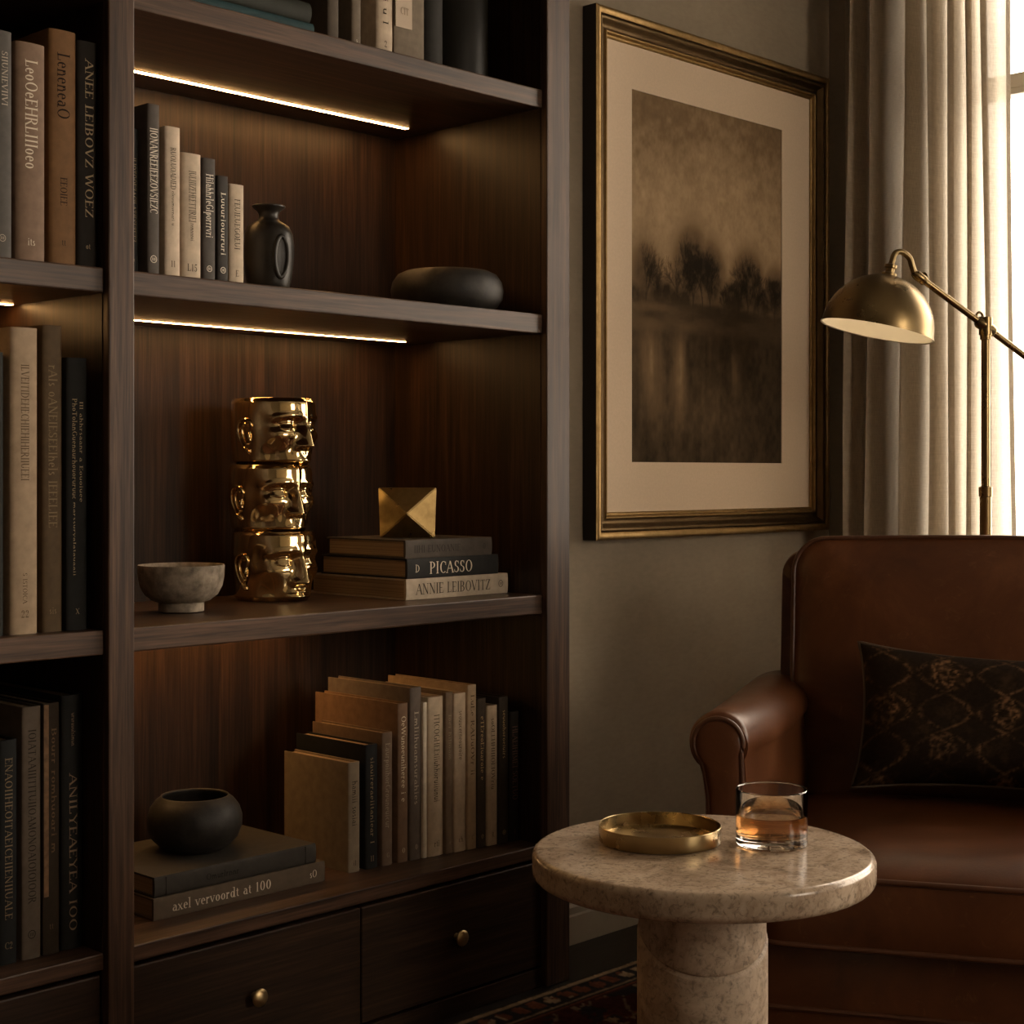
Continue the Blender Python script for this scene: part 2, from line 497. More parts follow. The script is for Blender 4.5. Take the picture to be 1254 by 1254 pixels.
# ------------------------------------------------------------------ books
def book(label, group, x0, x1, y, z, h, d, col, title=None, ink_c=(.5, .42, .3), t0=.15, t1=.7, size=.45, emblem=None, em=.92, flat=False,
         sub=None, sub_t=(.72, .86), rounded=.12, line=None, off=0, em_size=None, extra=None, foil=False):
    t = x1 - x0
    if flat:   # lying on its side: x0..x1 is the spine length, h the thickness
        Lh, t = x1 - x0, h
        e = empty('book', label, 'book', (x1, y, z), (0, R(-90), 0), group)
        h = Lh
    else:
        e = empty('book', label, 'book', (x0, y, z), (0, 0, 0), group)
    bd = min(.003, t * .12)
    bulge = t * rounded
    bm = bmesh.new()
    # boards and spine as one bent case, cross-section in x-y, extruded along z
    prof = []
    n = 8
    for k in range(n + 1):
        a = math.pi * (k / n)
        prof.append((t / 2 - t / 2 * math.cos(a), bulge * (1 - math.sin(a)) * 1.0))
    outer = [(0, d)] + prof + [(t, d)]
    inner = [(t - bd, d), (t - bd, bulge + bd * 1.4), (bd, bulge + bd * 1.4), (bd, d)]
    sec = outer + inner
    lo = [bm.verts.new((px, py_, 0)) for px, py_ in sec]
    hi = [bm.verts.new((px, py_, h)) for px, py_ in sec]
    N = len(sec)
    for i in range(N):
        j = (i + 1) % N
        bm.faces.new((lo[i], lo[j], hi[j], hi[i]))
    for lay in (lo, hi):
        m = len(outer)
        # strips: left board, spine, right board
        bm.faces.new([lay[0], lay[1], lay[m + 2], lay[m + 3]])
        bm.faces.new([lay[m - 2], lay[m - 1], lay[m], lay[m + 1]])
        bm.faces.new([lay[k] for k in range(1, m - 1)] + [lay[m + 1], lay[m + 2]])
    bmesh.ops.recalc_face_normals(bm, faces=bm.faces[:])
    obj('cover', bm, m_cloth(col), e, 50)
    gap = .0035 if t > .015 else .002
    obj('page_block', B(bd + .0004, t - bd - .0004, bulge + bd * 1.5, d - gap, gap, h - gap), PG, e)
    fy = lambda x: bulge * (1 - math.sin(math.acos(max(-1, min(1, 1 - 2 * x / t)))))
    def on(ztop, xc, cap):
        return lambda u, v: (xc + v - cap / 2, fy(xc + v - cap / 2) - .0006, ztop - u)
    if title:
        cap = t * size
        obj('title', text_mesh(title, cap, (t1 - t0) * h, on(h * (1 - t0), t * (.5 + off), cap)), ink(ink_c, foil), e)
    if sub:
        cap = t * size * .55
        obj('subtitle', text_mesh(sub, cap, (sub_t[1] - sub_t[0]) * h, on(h * (1 - sub_t[0]), t * (.5 + off), cap)), ink(ink_c, foil), e)
    if extra:
        s, a, b, o, k = extra
        cap = t * k
        obj('subtitle', text_mesh(s, cap, (b - a) * h, on(h * (1 - a), t * (.5 + o), cap)), ink(ink_c, foil), e)
    if emblem:
        # publisher's mark, upright at the foot of the spine (reads along a lying book)
        cap = em_size * t if em_size else min(t * .34, .011)
        if flat:
            Q, tot = text_polys(emblem)
            obj('emblem', text_mesh(emblem, cap, None, on(h * (1 - em) + tot * cap / 2, t * .5, cap)), ink(ink_c, foil), e)
        else:
            Q, tot = text_polys(emblem)
            k = min(cap, t * .6 / tot)
            V = []; Fc = []
            for q in Q:
                i = len(V)
                for u, v in q:
                    xx = t / 2 + (u - tot / 2) * k
                    V.append((xx, fy(xx) - .0006, h * (1 - em) + v * k))
                Fc.append((i, i + 1, i + 2, i + 3))
            obj('emblem', (V, Fc), ink(ink_c, foil), e)
    if line:
        bm = bmesh.new()
        for f_ in line:
            box(bm, t * .06, t * .94, fy(t * .06) * 0 - .0004, .004, h * (1 - f_) - .0006, h * (1 - f_) + .0006)
        obj('spine_band', bm, ink(ink_c, foil), e)
    return e

# ------------------------------------------------------------------ room shell
CH = 2.7
XW = 3.4555     # window wall
YW = 2.205      # picture wall
bm = bmesh.new()
box(bm, 2.2912, XW + .2, YW, YW + .32, 0, CH)
box(bm, .25, 2.2912, 2.50, YW + .32, 0, CH)
box(bm, -1.7, .25, YW, YW + .32, 0, CH)
struct('wall_back', bm, PLASTER)
WY0, WY1, WZ0, WZ1 = -1.9, 1.915, .62, 2.45
WX0, WX1, WZ2, WZ3 = 1.95, 3.05, .95, 2.40
bm = bmesh.new()
box(bm, XW, XW + .2, WY1, YW, 0, CH)
box(bm, XW, XW + .2, -2.6, WY0, 0, CH)
box(bm, XW, XW + .2, WY0, WY1, 0, WZ0)
box(bm, XW, XW + .2, WY0, WY1, WZ1, CH)
struct('wall_right', bm, PLASTER)
struct('wall_left', B(-1.9, -1.7, -2.6, YW + .32, 0, CH), DARKWALL)
bm = bmesh.new()
box(bm, -1.9, WX0, -2.8, -2.6, 0, CH)
box(bm, WX1, XW + .2, -2.8, -2.6, 0, CH)
box(bm, WX0, WX1, -2.8, -2.6, 0, WZ2)
box(bm, WX0, WX1, -2.8, -2.6, WZ3, CH)
struct('wall_front', bm, m_plain('cream_paint', (.62, .53, .40), .8))
struct('floor', B(-1.9, XW + .2, -2.8, YW + .32, -.1, 0), FLOOR)
struct('ceiling', B(-1.9, XW + .2, -2.8, YW + .32, CH, CH + .1), CEIL)
def baseboard(name, fn, a, b):
    prof = [(0, 0), (.016, 0), (.016, .058), (.013, .062), (.013, .076), (.009, .082), (.007, .093), (.003, .097), (0, .097)]
    V = []; Fc = []
    for s in (a, b):
        V += [fn(s, o, z) for o, z in prof]
    n = len(prof)
    for i in range(n):
        Fc.append((i, (i + 1) % n, n + (i + 1) % n, n + i))
    Fc += [tuple(range(n)), tuple(range(2 * n - 1, n - 1, -1))]
    bm = bmesh.new()
    vs = [bm.verts.new(v) for v in V]
    for f in Fc:
        bm.faces.new([vs[i] for i in f])
    bmesh.ops.recalc_face_normals(bm, faces=bm.faces[:])
    struct(name, bm, TRIM)
baseboard('baseboard_back', lambda s, o, z: (s, YW - o, z), 2.2915, XW)
baseboard('baseboard_right', lambda s, o, z: (XW - o, s, z), -2.6, YW - .017)

# windows: one in the right wall, an unseen one added behind the viewer for front light
WHITE = m_plain('window_paint', (.62, .58, .5), .45)
G = NM('window_glass')
tr = G.node('ShaderNodeBsdfTransparent')
gl = G.node('ShaderNodeBsdfGlossy', _Roughness=.02)
fz = G.node('ShaderNodeFresnel', _IOR=1.45)
mx = G.node('ShaderNodeMixShader')
G.link(fz.outputs[0], mx.inputs[0]); G.link(tr.outputs[0], mx.inputs[1]); G.link(gl.outputs[0], mx.inputs[2])
G.link(mx.outputs[0], G.out.inputs['Surface'])
def window(name, origin, rz, WL, WH, zt, bars):
    win = bpy.data.objects.new(name, None)
    COL.objects.link(win)
    win.location = origin
    win.rotation_euler = (0, 0, rz)
    win['kind'] = 'structure'
    bm = bmesh.new()
    fr = .055
    box(bm, -.035, .035, 0, fr, 0, WH)
    box(bm, -.035, .035, WL - fr, WL, 0, WH)
    box(bm, -.035, .035, fr, WL - fr, 0, fr)
    box(bm, -.035, .035, fr, WL - fr, WH - fr, WH)
    for k in range(1, bars):
        box(bm, -.035, .035, WL * k / bars - .035, WL * k / bars + .035, fr, WH - fr)
    struct('window_frame', bm, WHITE, win)
    bm = bmesh.new()
    for k in range(bars):
        a = fr if k == 0 else WL * k / bars + .035
        b = WL - fr if k == bars - 1 else WL * (k + 1) / bars - .035
        box(bm, -.03, .03, a, b, zt - .012, zt + .026, .004)
        box(bm, -.04, .02, a, b, zt - .026, zt - .012, .003)
    struct('transom', bm, WHITE, win)
    struct('pane', B(-.002, .002, fr, WL - fr, fr, WH - fr), G.m, win)
    struct('window_sill', B(-.15, 0, -.04, WL + .04, -.03, 0, .006), WHITE, win)
    pl = bpy.data.lights.new('window_portal', 'AREA')
    pl.shape = 'RECTANGLE'; pl.size = WH; pl.size_y = WL
    pl.cycles.is_portal = True
    po = bpy.data.objects.new('window_portal', pl)
    COL.objects.link(po)
    po.parent = win
    po.location = (.09, WL / 2, WH / 2)
    po.rotation_euler = (0, R(90), 0)
window('window_1', (XW + .1, WY0, WZ0), 0, WY1 - WY0, WZ1 - WZ0, 1.893 - WZ0, 4)
window('added_fill_window', (WX1, -2.7, WZ2), R(-90), WX1 - WX0, WZ3 - WZ2, 1.893 - WZ2, 2)

# ------------------------------------------------------------------ bookcase
bc = empty('bookcase', 'dark walnut built-in bookcase with warm strip lights and drawers', 'bookcase', (1.3, 2.042, 0))
OX, OY = 1.3, 2.042
def BB(x0, x1, y0, y1, z0, z1, bev=.0024):
    return B(x0 - OX, x1 - OX, y0 - OY, y1 - OY, z0, z1, bev=bev, seg=2)
YS, YB = 2.054, 2.47
XL0, XL1 = .375, 1.2752
XM0, XM1 = 1.3196, 2.2256
CHB = CH - .002
for a, b in ((.33, XL0), (XL1, XM0), (XM1, 2.2907)):
    obj('post', BB(a, b, 2.042, YB, 0, CHB), W_Z, bc)
for a, b in ((XL0, XL1), (XM0, XM1)):
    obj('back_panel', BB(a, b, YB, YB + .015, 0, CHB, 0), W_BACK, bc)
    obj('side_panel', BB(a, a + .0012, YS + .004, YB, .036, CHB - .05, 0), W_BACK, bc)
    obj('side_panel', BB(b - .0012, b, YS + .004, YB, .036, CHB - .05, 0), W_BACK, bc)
    for z0, z1 in ((.245, .270), (.7085, .7447), (1.241, 1.278), (1.670, 1.705), (2.2, 2.236), (CHB - .05, CHB)):
        obj('shelf', BB(a, b, YS, YB, z0, z1), W_X, bc)
    obj('plinth', BB(a, b, YS, YS + .02, 0, .036, .001), W_DR, bc)
    mid = (a + b) / 2
    for p, q in ((a + .004, mid - .0015), (mid + .0015, b - .006)):
        dr = obj('drawer', BB(p, q, YS, YS + .02, .041, .2385, .0022), W_DR, bc)
        kx, kz = (p + q) / 2, .143
        bmk = L([(0, 0), (.006, 0), (.0055, .004), (.0045, .010), (.005, .013), (.0135, .0145), (.0145, .0158), (.0145, .0172), (.0138, .0184), (.0120, .0196), (.0085, .0212), (.0045, .0222), (0, .0225)], 40)
        bmesh.ops.rotate(bmk, verts=bmk.verts[:], matrix=Matrix.Rotation(R(90), 3, 'X'))
        k = obj('knob', bmk, KNOB, dr, True, label='round brass knob')
        k.location = (kx - OX, YS - OY, kz)
    obj('drawer_box', BB(a + .01, b - .01, YS + .03, YB - .005, .045, .235, 0), W_DR, bc)
def strip(x0, x1, y, z, hw=.0055):
    ch = obj('light_channel', BB(x0, x1, y - .008, y + .008, z - .0006, z + .002, 0), m_dark, bc)
    obj('light_strip', BB(x0, x1, y - hw, y + hw, z - .0014, z - .0006, 0), LED, ch, label='glowing warm light strip')
m_dark = m_plain('dark_channel', (.02, .015, .012), .5)
strip(XM0 + .002, 2.168, 2.372, 1.670)
strip(XM0 + .002, 2.165, 2.376, 1.241, .0042)
strip(XM0 + .002, 1.93, 2.40, .7085)
strip(XL0 + .002, 1.262, 2.300, 1.241)

# ------------------------------------------------------------------ books on the upper lit shelf of the main bay
BEIGE = (.50, .405, .30); BEIGE2 = (.53, .43, .325); TAN = (.36, .265, .165); TAUPE = (.17, .125, .088)
GREY = (.075, .066, .058); DGREY = (.045, .040, .036); BLACK = (.014, .014, .013); BROWN = (.135, .072, .03); PINKB = (.19, .125, .085)
GOLDI = (.62, .5, .33); DARKI = (.035, .025, .016); WHITEI = (.75, .68, .56)
Z2 = 1.2784
g = 'upright books on the upper lit shelf'
book('black book with faint gold lettering squeezed against the left post', g, 1.3385, 1.3577, 2.090, Z2, .221, .20, BLACK, 'ILIOTOOEZACILATIESETETZ', (.22, .17, .1), .2, .78, .5, '0', .92)
book('tall grey book with large white lettering, the tallest beside the black post end', g, 1.3661, 1.3875, 2.078, Z2, .261, .21, (.085, .072, .062), 'IIONANREEIEEZOVSIEZC', WHITEI, .14, .64, .62, '@', .93, em_size=.55)
book('tall beige book directly right of the tall grey one', g, 1.3955, 1.4236, 2.075, Z2, .231, .19, BEIGE2, 'RUOLUOADIED', DARKI, .14, .42, .34, '11', .935, sub='eleuumuenari u', sub_t=(.43, .66))
book('wide beige book with dark lettering in the middle of the descending row', g, 1.4272, 1.4628, 2.075, Z2, .195, .19, BEIGE, 'IULIIIZEHEETTIRIEI', DARKI, .14, .55, .36, 'L15', .94, sub='remnnnoi', sub_t=(.56, .7))
book('charcoal book with white lettering right of the wide beige book', g, 1.4654, 1.4893, 2.075, Z2, .192, .19, GREY, 'HilahhrlegIporrrvri', WHITEI, .13, .65, .55, '@', .93, em_size=.42)
book('thin charcoal book just left of the last beige book', g, 1.4932, 1.5137, 2.075, Z2, .168, .18, DGREY, 'Luuuriouururi', WHITEI, .16, .75, .42, '@', .92, em_size=.5)
book('shortest beige book at the right end beside the dark vase', g, 1.5160, 1.5450, 2.075, Z2, .158, .17, BEIGE, 'FEUIEUEGOEUI', DARKI, .15, .66, .36, 'E', .93)

# left bay, top visible row
g = 'large upright books in the upper left bay'
book('worn slate grey book cut off by the left edge, top row', g, 1.1040, 1.1339, 2.064, Z2, .319, .25, (.085, .078, .07), 'SIIUNIEVIIVI', (.4, .35, .28), .09, .33, .3, '@', .93, off=.1, em_size=.35)
book('pinkish brown book with pale swirling title, top row', g, 1.1400, 1.1866, 2.064, Z2, .310, .25, PINKB, 'LeoOeEHRLIIIoeo', (.62, .53, .41), .08, .58, .40, 'its', .93, em_size=.22)
book('ochre brown book with dark title, tallest of the top left row', g, 1.1936, 1.2380, 2.066, Z2, .339, .26, (.165, .085, .034), 'LeneneaO', (.018, .009, .005), .10, .38, .44, 'tt', .92, sub='EEOIEE', sub_t=(.63, .75), em_size=.2)
book('black book with spaced gold capitals next to the post, top row', g, 1.2405, 1.2735, 2.068, Z2, .331, .26, (.022, .018, .015), 'ANEE LEIBOVZ WOEZ', (.45, .35, .22), .08, .78, .40, '4t', .92, off=.06, em_size=.24)

# left bay, middle row
Z3 = .7451
g = 'tall upright books in the middle left bay'
book('black book cut off by the left edge, middle row', g, 1.0900, 1.1318, 2.082, Z3, .402, .26, (.018, .018, .016), 'IEIENIIIIOII', (.3, .25, .18), .2, .7, .3)
book('tall beige linen book with dark title, middle row', g, 1.1405, 1.1838, 2.080, Z3, .439, .27, (.36, .265, .175), 'ILVEITIDEHECHIEHIHERIIUEEI', (.10, .065, .035), .12, .50, .28, '22', .945, sub='S ISTOICA', sub_t=(.80, .9), em_size=.24)
book('tall olive brown book with faint gold script, middle row', g, 1.1905, 1.2227, 2.080, Z3, .445, .27, (.095, .062, .032), 'rAIs jANEIESEEIhels IEEELIEE', (.22, .16, .09), .13, .66, .42, 'sis', .94, em_size=.3)
book('black book with two fine gold lines of lettering, middle row', g, 1.2294, 1.2640, 2.080, Z3, .400, .26, (.018, .018, .017), 'PhoTolanguenaurhouoruruuc', (.42, .33, .2), .15, .52, .2, 'X', .94, off=-.14, extra=('Ill ahhrsaanr a Eouoiuee', .16, .53, .18, .16), sub='marssuryaIatauaaii', sub_t=(.53, .80), em_size=.22)

# left bay, lower row
ZL = .2704
g = 'upright books in the lower left bay'
book('short black book with gold lettering at the left edge, lower row', g, 1.1360, 1.1640, 2.104, ZL, .322, .25, (.014, .015, .015), 'ENAOIIHEOITAEICEIIENIIUALE', (.20, .15, .09), .08, .80, .4, 'C2', .93)
book('grey book with bold dark title, second in the lower left row', g, 1.1720, 1.2020, 2.104, ZL, .366, .25, (.125, .098, .074), 'IOIATAAIIITITUIIOAMONOAIOIOIOOR', (.03, .022, .016), .09, .78, .4, '@', .92, em_size=.42)
e = book('dark book with a worn copper strip down its spine, lower row', g, 1.2050, 1.2310, 2.104, ZL, .368, .25, (.04, .028, .018), 'Bourr romhuoari m', (.16, .10, .055), .1, .6, .3, 'tt', .9, off=.16, rounded=.04)
obj('worn_strip', B(.0012, .0085, -.0004, .002, .085, .366), m_plain('worn_copper_cloth', (.20, .105, .045), .6, 0, .35, 90), e, label='worn copper coloured strip')
book('black book with wide spaced bronze capitals beside the post, lower row', g, 1.2370, 1.2730, 2.106, ZL, .376, .25, (.015, .015, .014), 'ANILYEAEYEA IOO', (.27, .19, .12), .31, .93, .34, None, .92, off=.0, extra=('ururauulsimun', .07, .2, .0, .16))

# ------------------------------------------------------------------ lower shelf of the main bay
g = 'upright books on the lower shelf'
LW = [
 ('short taupe book in front with its whole cover showing, first of the lower row', 1.8270, 1.8536, 2.150, .194, .183, (.20, .155, .105), 'hamiii sosiai', (.035, .025, .016), .17, .58, .42, 'i1', None),
 ('short black book right behind the front taupe one, lower row', 1.8643, 1.8930, 2.147, .221, .198, (.013, .013, .013), 'siauireraeiitaniear I', (.24, .18, .1), .1, .8, .3, '11', WHITEI),
 ('umber book with raised grey lettering, third of the lower row', 1.9008, 1.9255, 2.144, .239, .198, (.15, .10, .066), 'Eaurpoiihorgrouneuicur', (.3, .24, .17), .08, .72, .45, 'G', WHITEI),
 ('chestnut brown book with white dotted title, lower row', 1.9359, 1.9610, 2.141, .288, .236, (.19, .115, .07), 'Oewunoeuniheree i e', (.72, .6, .42), .08, .62, .42, 'O', WHITEI),
 ('tall mauve grey book with slanting pale title, lower row', 1.9631, 1.9915, 2.138, .314, .234, (.15, .118, .096), 'Lmliihuamsurahies', (.5, .42, .32), .14, .68, .34, '0', None),
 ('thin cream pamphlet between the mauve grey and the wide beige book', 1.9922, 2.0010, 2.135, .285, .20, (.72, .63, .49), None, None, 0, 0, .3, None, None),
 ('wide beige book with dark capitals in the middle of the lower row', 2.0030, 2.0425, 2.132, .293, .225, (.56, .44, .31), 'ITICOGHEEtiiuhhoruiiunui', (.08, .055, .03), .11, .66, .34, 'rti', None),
 ('thin brown book just right of the wide beige one, lower row', 2.0432, 2.0616, 2.128, .299, .225, (.20, .14, .09), 'loei hilioom', (.33, .26, .17), .14, .42, .36, 'o', DARKI),
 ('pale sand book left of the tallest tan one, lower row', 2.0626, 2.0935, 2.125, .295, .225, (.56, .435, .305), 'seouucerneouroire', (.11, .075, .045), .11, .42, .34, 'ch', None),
 ('tall tan book with script title, right part of the lower row', 2.0947, 2.1172, 2.122, .308, .225, (.43, .31, .195), 'LuEe RAUuOVr ii', (.11, .07, .035), .06, .55, .42, 'C', None),
 ('charcoal brown book with dotted gold title, lower row', 2.1178, 2.1400, 2.119, .281, .21, (.07, .052, .036), 'eTEreoEiuaroie e', (.5, .36, .18), .12, .55, .38, 'O', None),
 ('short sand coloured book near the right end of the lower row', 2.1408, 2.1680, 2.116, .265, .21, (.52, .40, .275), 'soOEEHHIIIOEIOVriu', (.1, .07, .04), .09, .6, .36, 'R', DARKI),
 ('dark brown book with gold title, last but one of the lower row', 2.1696, 2.1945, 2.113, .279, .215, (.04, .03, .021), 'seuuohoroeiuirs', (.42, .3, .15), .09, .42, .32, '@', None),
 ('black book with dim reddish lettering at the right end, lower row', 2.1965, 2.2215, 2.110, .248, .20, (.018, .015, .012), 'HLAEIHIMEI SOETUO', (.14, .08, .06), .11, .68, .55, 'L', None),
]
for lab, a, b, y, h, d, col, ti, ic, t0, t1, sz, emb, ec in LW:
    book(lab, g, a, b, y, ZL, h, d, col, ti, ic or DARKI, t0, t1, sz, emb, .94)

# lying stacks
g = 'books lying in a stack on the middle shelf'
book('cream book lying at the bottom of the stack under two darker books', g, 1.9480, 2.2130, 2.1330, Z3, .0382, .272, (.47, .385, .29), 'ANNIE LEIBOVITZ', (.055, .045, .035), .09, .815, .50, '@', .925, flat=True, rounded=.05, em_size=.34)
book('black book with large cream capitals lying in the middle of the stack', g, 1.9513, 2.1875, 2.1337, Z3 + .0385, .0368, .245, (.026, .025, .024), 'PICASSO', (.72, .62, .48), .235, .70, .58, 'D', .105, flat=True, rounded=.05, em_size=.36)
book('grey brown book lying on top under the brass polyhedron', g, 1.9466, 2.1690, 2.1330, Z3 + .0756, .0335, .222, (.085, .070, .057), 'IIHI EUNOANIE', (.04, .033, .027), .09, .62, .38, '0', .905, flat=True, rounded=.05, em_size=.34)
g = 'books lying in a stack on the lower shelf'
book('brown book with white lowercase title lying at the bottom left of the lower shelf', g, 1.4176, 1.7640, 2.1400, ZL, .0345, .245, (.10, .073, .05), 'axel vervoordt at 100', (.68, .58, .45), .10, .665, .44, 'sO', .925, flat=True, rounded=.03, em_size=.36)
book('dark leather book lying under the black pot', g, 1.4215, 1.7468, 2.1430, ZL + .0347, .0325, .235, (.042, .037, .031), 'Omurlrnnr', (.015, .012, .01), .30, .5, .3, None, .9, flat=True, rounded=.08, line=(.065, .93))

# top shelf
Z1 = 1.7054
g = 'books on the top shelf'
book('teal leather book lying flat at the bottom of the top shelf stack', g, 1.38, 1.690, 2.078, Z1, .0215, .24, (.022, .050, .055), None, GOLDI, 0, 0, .3, flat=True, rounded=.3, line=(.04,))
book('dark green book with worn gold lying on the teal book', g, 1.40, 1.688, 2.082, Z1 + .0217, .036, .23, (.03, .032, .026), None, GOLDI, 0, 0, .3, flat=True, rounded=.3)
book('dark mottled book right of the teal stack on the top shelf', g, 1.7300, 1.7545, 2.09, Z1, .26, .20, (.075, .058, .042), None)
book('thin brown grey book with a pale mark at its foot on the top shelf', g, 1.7830, 1.8040, 2.09, Z1, .27, .20, (.135, .105, .075), None, WHITEI, 0, 0, .3, 's', .955)
book('cream book with small black marks at its foot on the top shelf', g, 1.8402, 1.8790, 2.09, Z1, .28, .21, (.45, .36, .265), 'ueai u l', DARKI, .5, .8, .3, '2', .94)
tb = book('taupe book with a cream paper label on the top shelf', g, 1.8810, 1.9530, 2.09, Z1, .28, .21, (.16, .125, .088), None, rounded=.03)
obj('paper_label', B(.001, .040, -.0016, .0, .058, .19), m_plain('label_paper', (.44, .35, .26), .8), tb, label='cream paper label on the spine')
obj('label_text', text_mesh('CIT', .012, .020, lambda u, v: (.012 + u, -.0021, .082 + v)), ink((.2, .15, .1)), tb)
book('black book with a faint sheen next to the taupe book on the top shelf', g, 1.9580, 2.0120, 2.095, Z1, .27, .20, (.016, .014, .011), None, rounded=.25)
DKGLAZE = m_plain('dark_glaze', (.009, .0075, .005), .42, 0, .3, 12, spec=.18)
can = obj('canister', L([(0, 0), (.066, 0), (.070, .004), (.070, .25), (.066, .256), (.060, .256), (.060, .012), (0, .012)], 64), DKGLAZE, None, True, loc=(2.098, 2.172, Z1))
tag(can, 'black cylindrical canister at the right end of the top shelf', 'canister')

# ------------------------------------------------------------------ ceramics
def m_ceramic(name, dark, light, rough, scale=35, bump=.35):
    M = NM(name)
    v = M.coord()
    a = M.noise(v, scale, 7, .65)
    b = M.noise(v, scale * .25, 4, .6)
    M.set(Base_Color=M.mix(M.ramp(a, [(.32, dark), (.62, light)]), M.ramp(b, [(.3, .62), (.7, 1.0)]), .8, 'MULTIPLY'), Roughness=rough, Specular_IOR_Level=.35)
    M.bump(a, bump, .0012)
    return M.m
STONEW = m_ceramic('rough_stoneware', (.16, .125, .09), (.36, .295, .22), .75, 55, .5)
BLACKC = m_ceramic('black_clay', (.012, .010, .008), (.036, .031, .025), .55, 40, .4)
BLACKG = m_ceramic('black_glaze', (.010, .008, .006), (.026, .021, .015), .36, 26, .2)
o = obj('bowl', L([(0, 0), (.034, 0), (.0375, .002), (.0375, .015), (.036, .0165), (.047, .019), (.060, .029), (.0675, .043), (.0705, .058), (.0712, .070), (.0716, .0765), (.0705, .0785), (.0685, .0775), (.0672, .068), (.0645, .050), (.056, .035), (.042, .025), (.02, .021), (0, .0205)], 96), STONEW, None, 60, loc=(1.532, 2.232, Z3))
tag(o, 'rough pale stoneware footed bowl at the left of the middle shelf', 'bowl')
v_ = empty('vase', 'black glazed vase with narrow neck and oval lug beside the upper books', 'vase', (1.652, 2.152, Z2))
obj('body', L([(0, 0), (.029, 0), (.033, .003), (.0365, .015), (.0400, .035), (.0422, .06), (.0425, .082), (.0405, .099), (.0345, .112), (.025, .1185), (.0185, .122), (.0165, .127), (.0165, .132), (.019, .138), (.0265, .1435), (.0285, .146), (.0275, .1475), (.025, .147), (.016, .140), (.0125, .133), (.0125, .125), (.02, .115), (.03, .09), (.03, .03), (.02, .008), (0, .006)], 72), BLACKG, v_, 'all')
ang = R(-97)   # the lug faces out of the shelf
ring = []
for k in range(28):
    a = 2 * math.pi * k / 28
    th = ang + .30 * math.cos(a)
    zz = .058 + .034 * math.sin(a)
    rr = .0415 - .006 * abs((zz - .066) / .034) ** 2 * .6 + .001
    ring.append((rr * math.cos(th), rr * math.sin(th), zz))
obj('lug', T(ring, .0042, 10, True), BLACKG, v_, 'all')
o = obj('bowl', L([(0, 0), (.06, 0), (.078, .003), (.095, .012), (.105, .026), (.1075, .042), (.104, .058), (.094, .072), (.080, .0785), (.074, .079), (.072, .0765), (.080, .070), (.092, .056), (.095, .04), (.088, .02), (.06, .010), (0, .008)], 96), BLACKC, None, 'all', loc=(2.094, 2.178, Z2))
tag(o, 'low wide black clay bowl alone at the right of the upper lit shelf', 'bowl')
sp = []
PZ = ZL + .0347 + .0327
o = obj('pot', L([(0, 0), (.047, 0), (.050, .002), (.050, .004), (.060, .009), (.073, .022), (.0795, .040), (.0800, .056), (.075, .072), (.066, .084), (.0585, .0895), (.0572, .0915), (.0558, .0915), (.0545, .088), (.062, .080), (.070, .068), (.0745, .05), (.07, .025), (.05, .010), (0, .008)], 96), BLACKC, None, 'all', loc=(1.580, 2.262, PZ))
tag(o, 'round black clay pot standing on the two lying books of the lower shelf', 'pot')

# ------------------------------------------------------------------ brass polyhedron
def polyhedron():
    w0, w1, hh, dz, md = .0515, .0545, .094, .030, .012
    bm = bmesh.new()
    fl, ba = [], []
    for y, lst in ((-md, fl), (md, ba)):
        for x, z in ((-w0, 0), (w0, 0), (w1, hh), (-w1, hh)):
            lst.append(bm.verts.new((x, y, z)))
    f_ap = bm.verts.new((0, -md - dz, hh * .49)); b_ap = bm.verts.new((0, md + dz, hh * .49))
    for i in range(4):
        j = (i + 1) % 4
        bm.faces.new((fl[i], fl[j], f_ap))
        bm.faces.new((ba[j], ba[i], b_ap))
        bm.faces.new((fl[j], fl[i], ba[i], ba[j]))
    bmesh.ops.recalc_face_normals(bm, faces=bm.faces[:])
    bmesh.ops.bevel(bm, geom=bm.edges[:], offset=.0013, segments=2, affect='EDGES')
    return bm
o = obj('polyhedron', polyhedron(), BRASS, None, False, loc=(2.036, 2.226, Z3 + .0756 + .0338))
o.rotation_euler = (0, 0, R(-44))
tag(o, 'faceted aged brass polyhedron on top of the lying books', 'ornament')

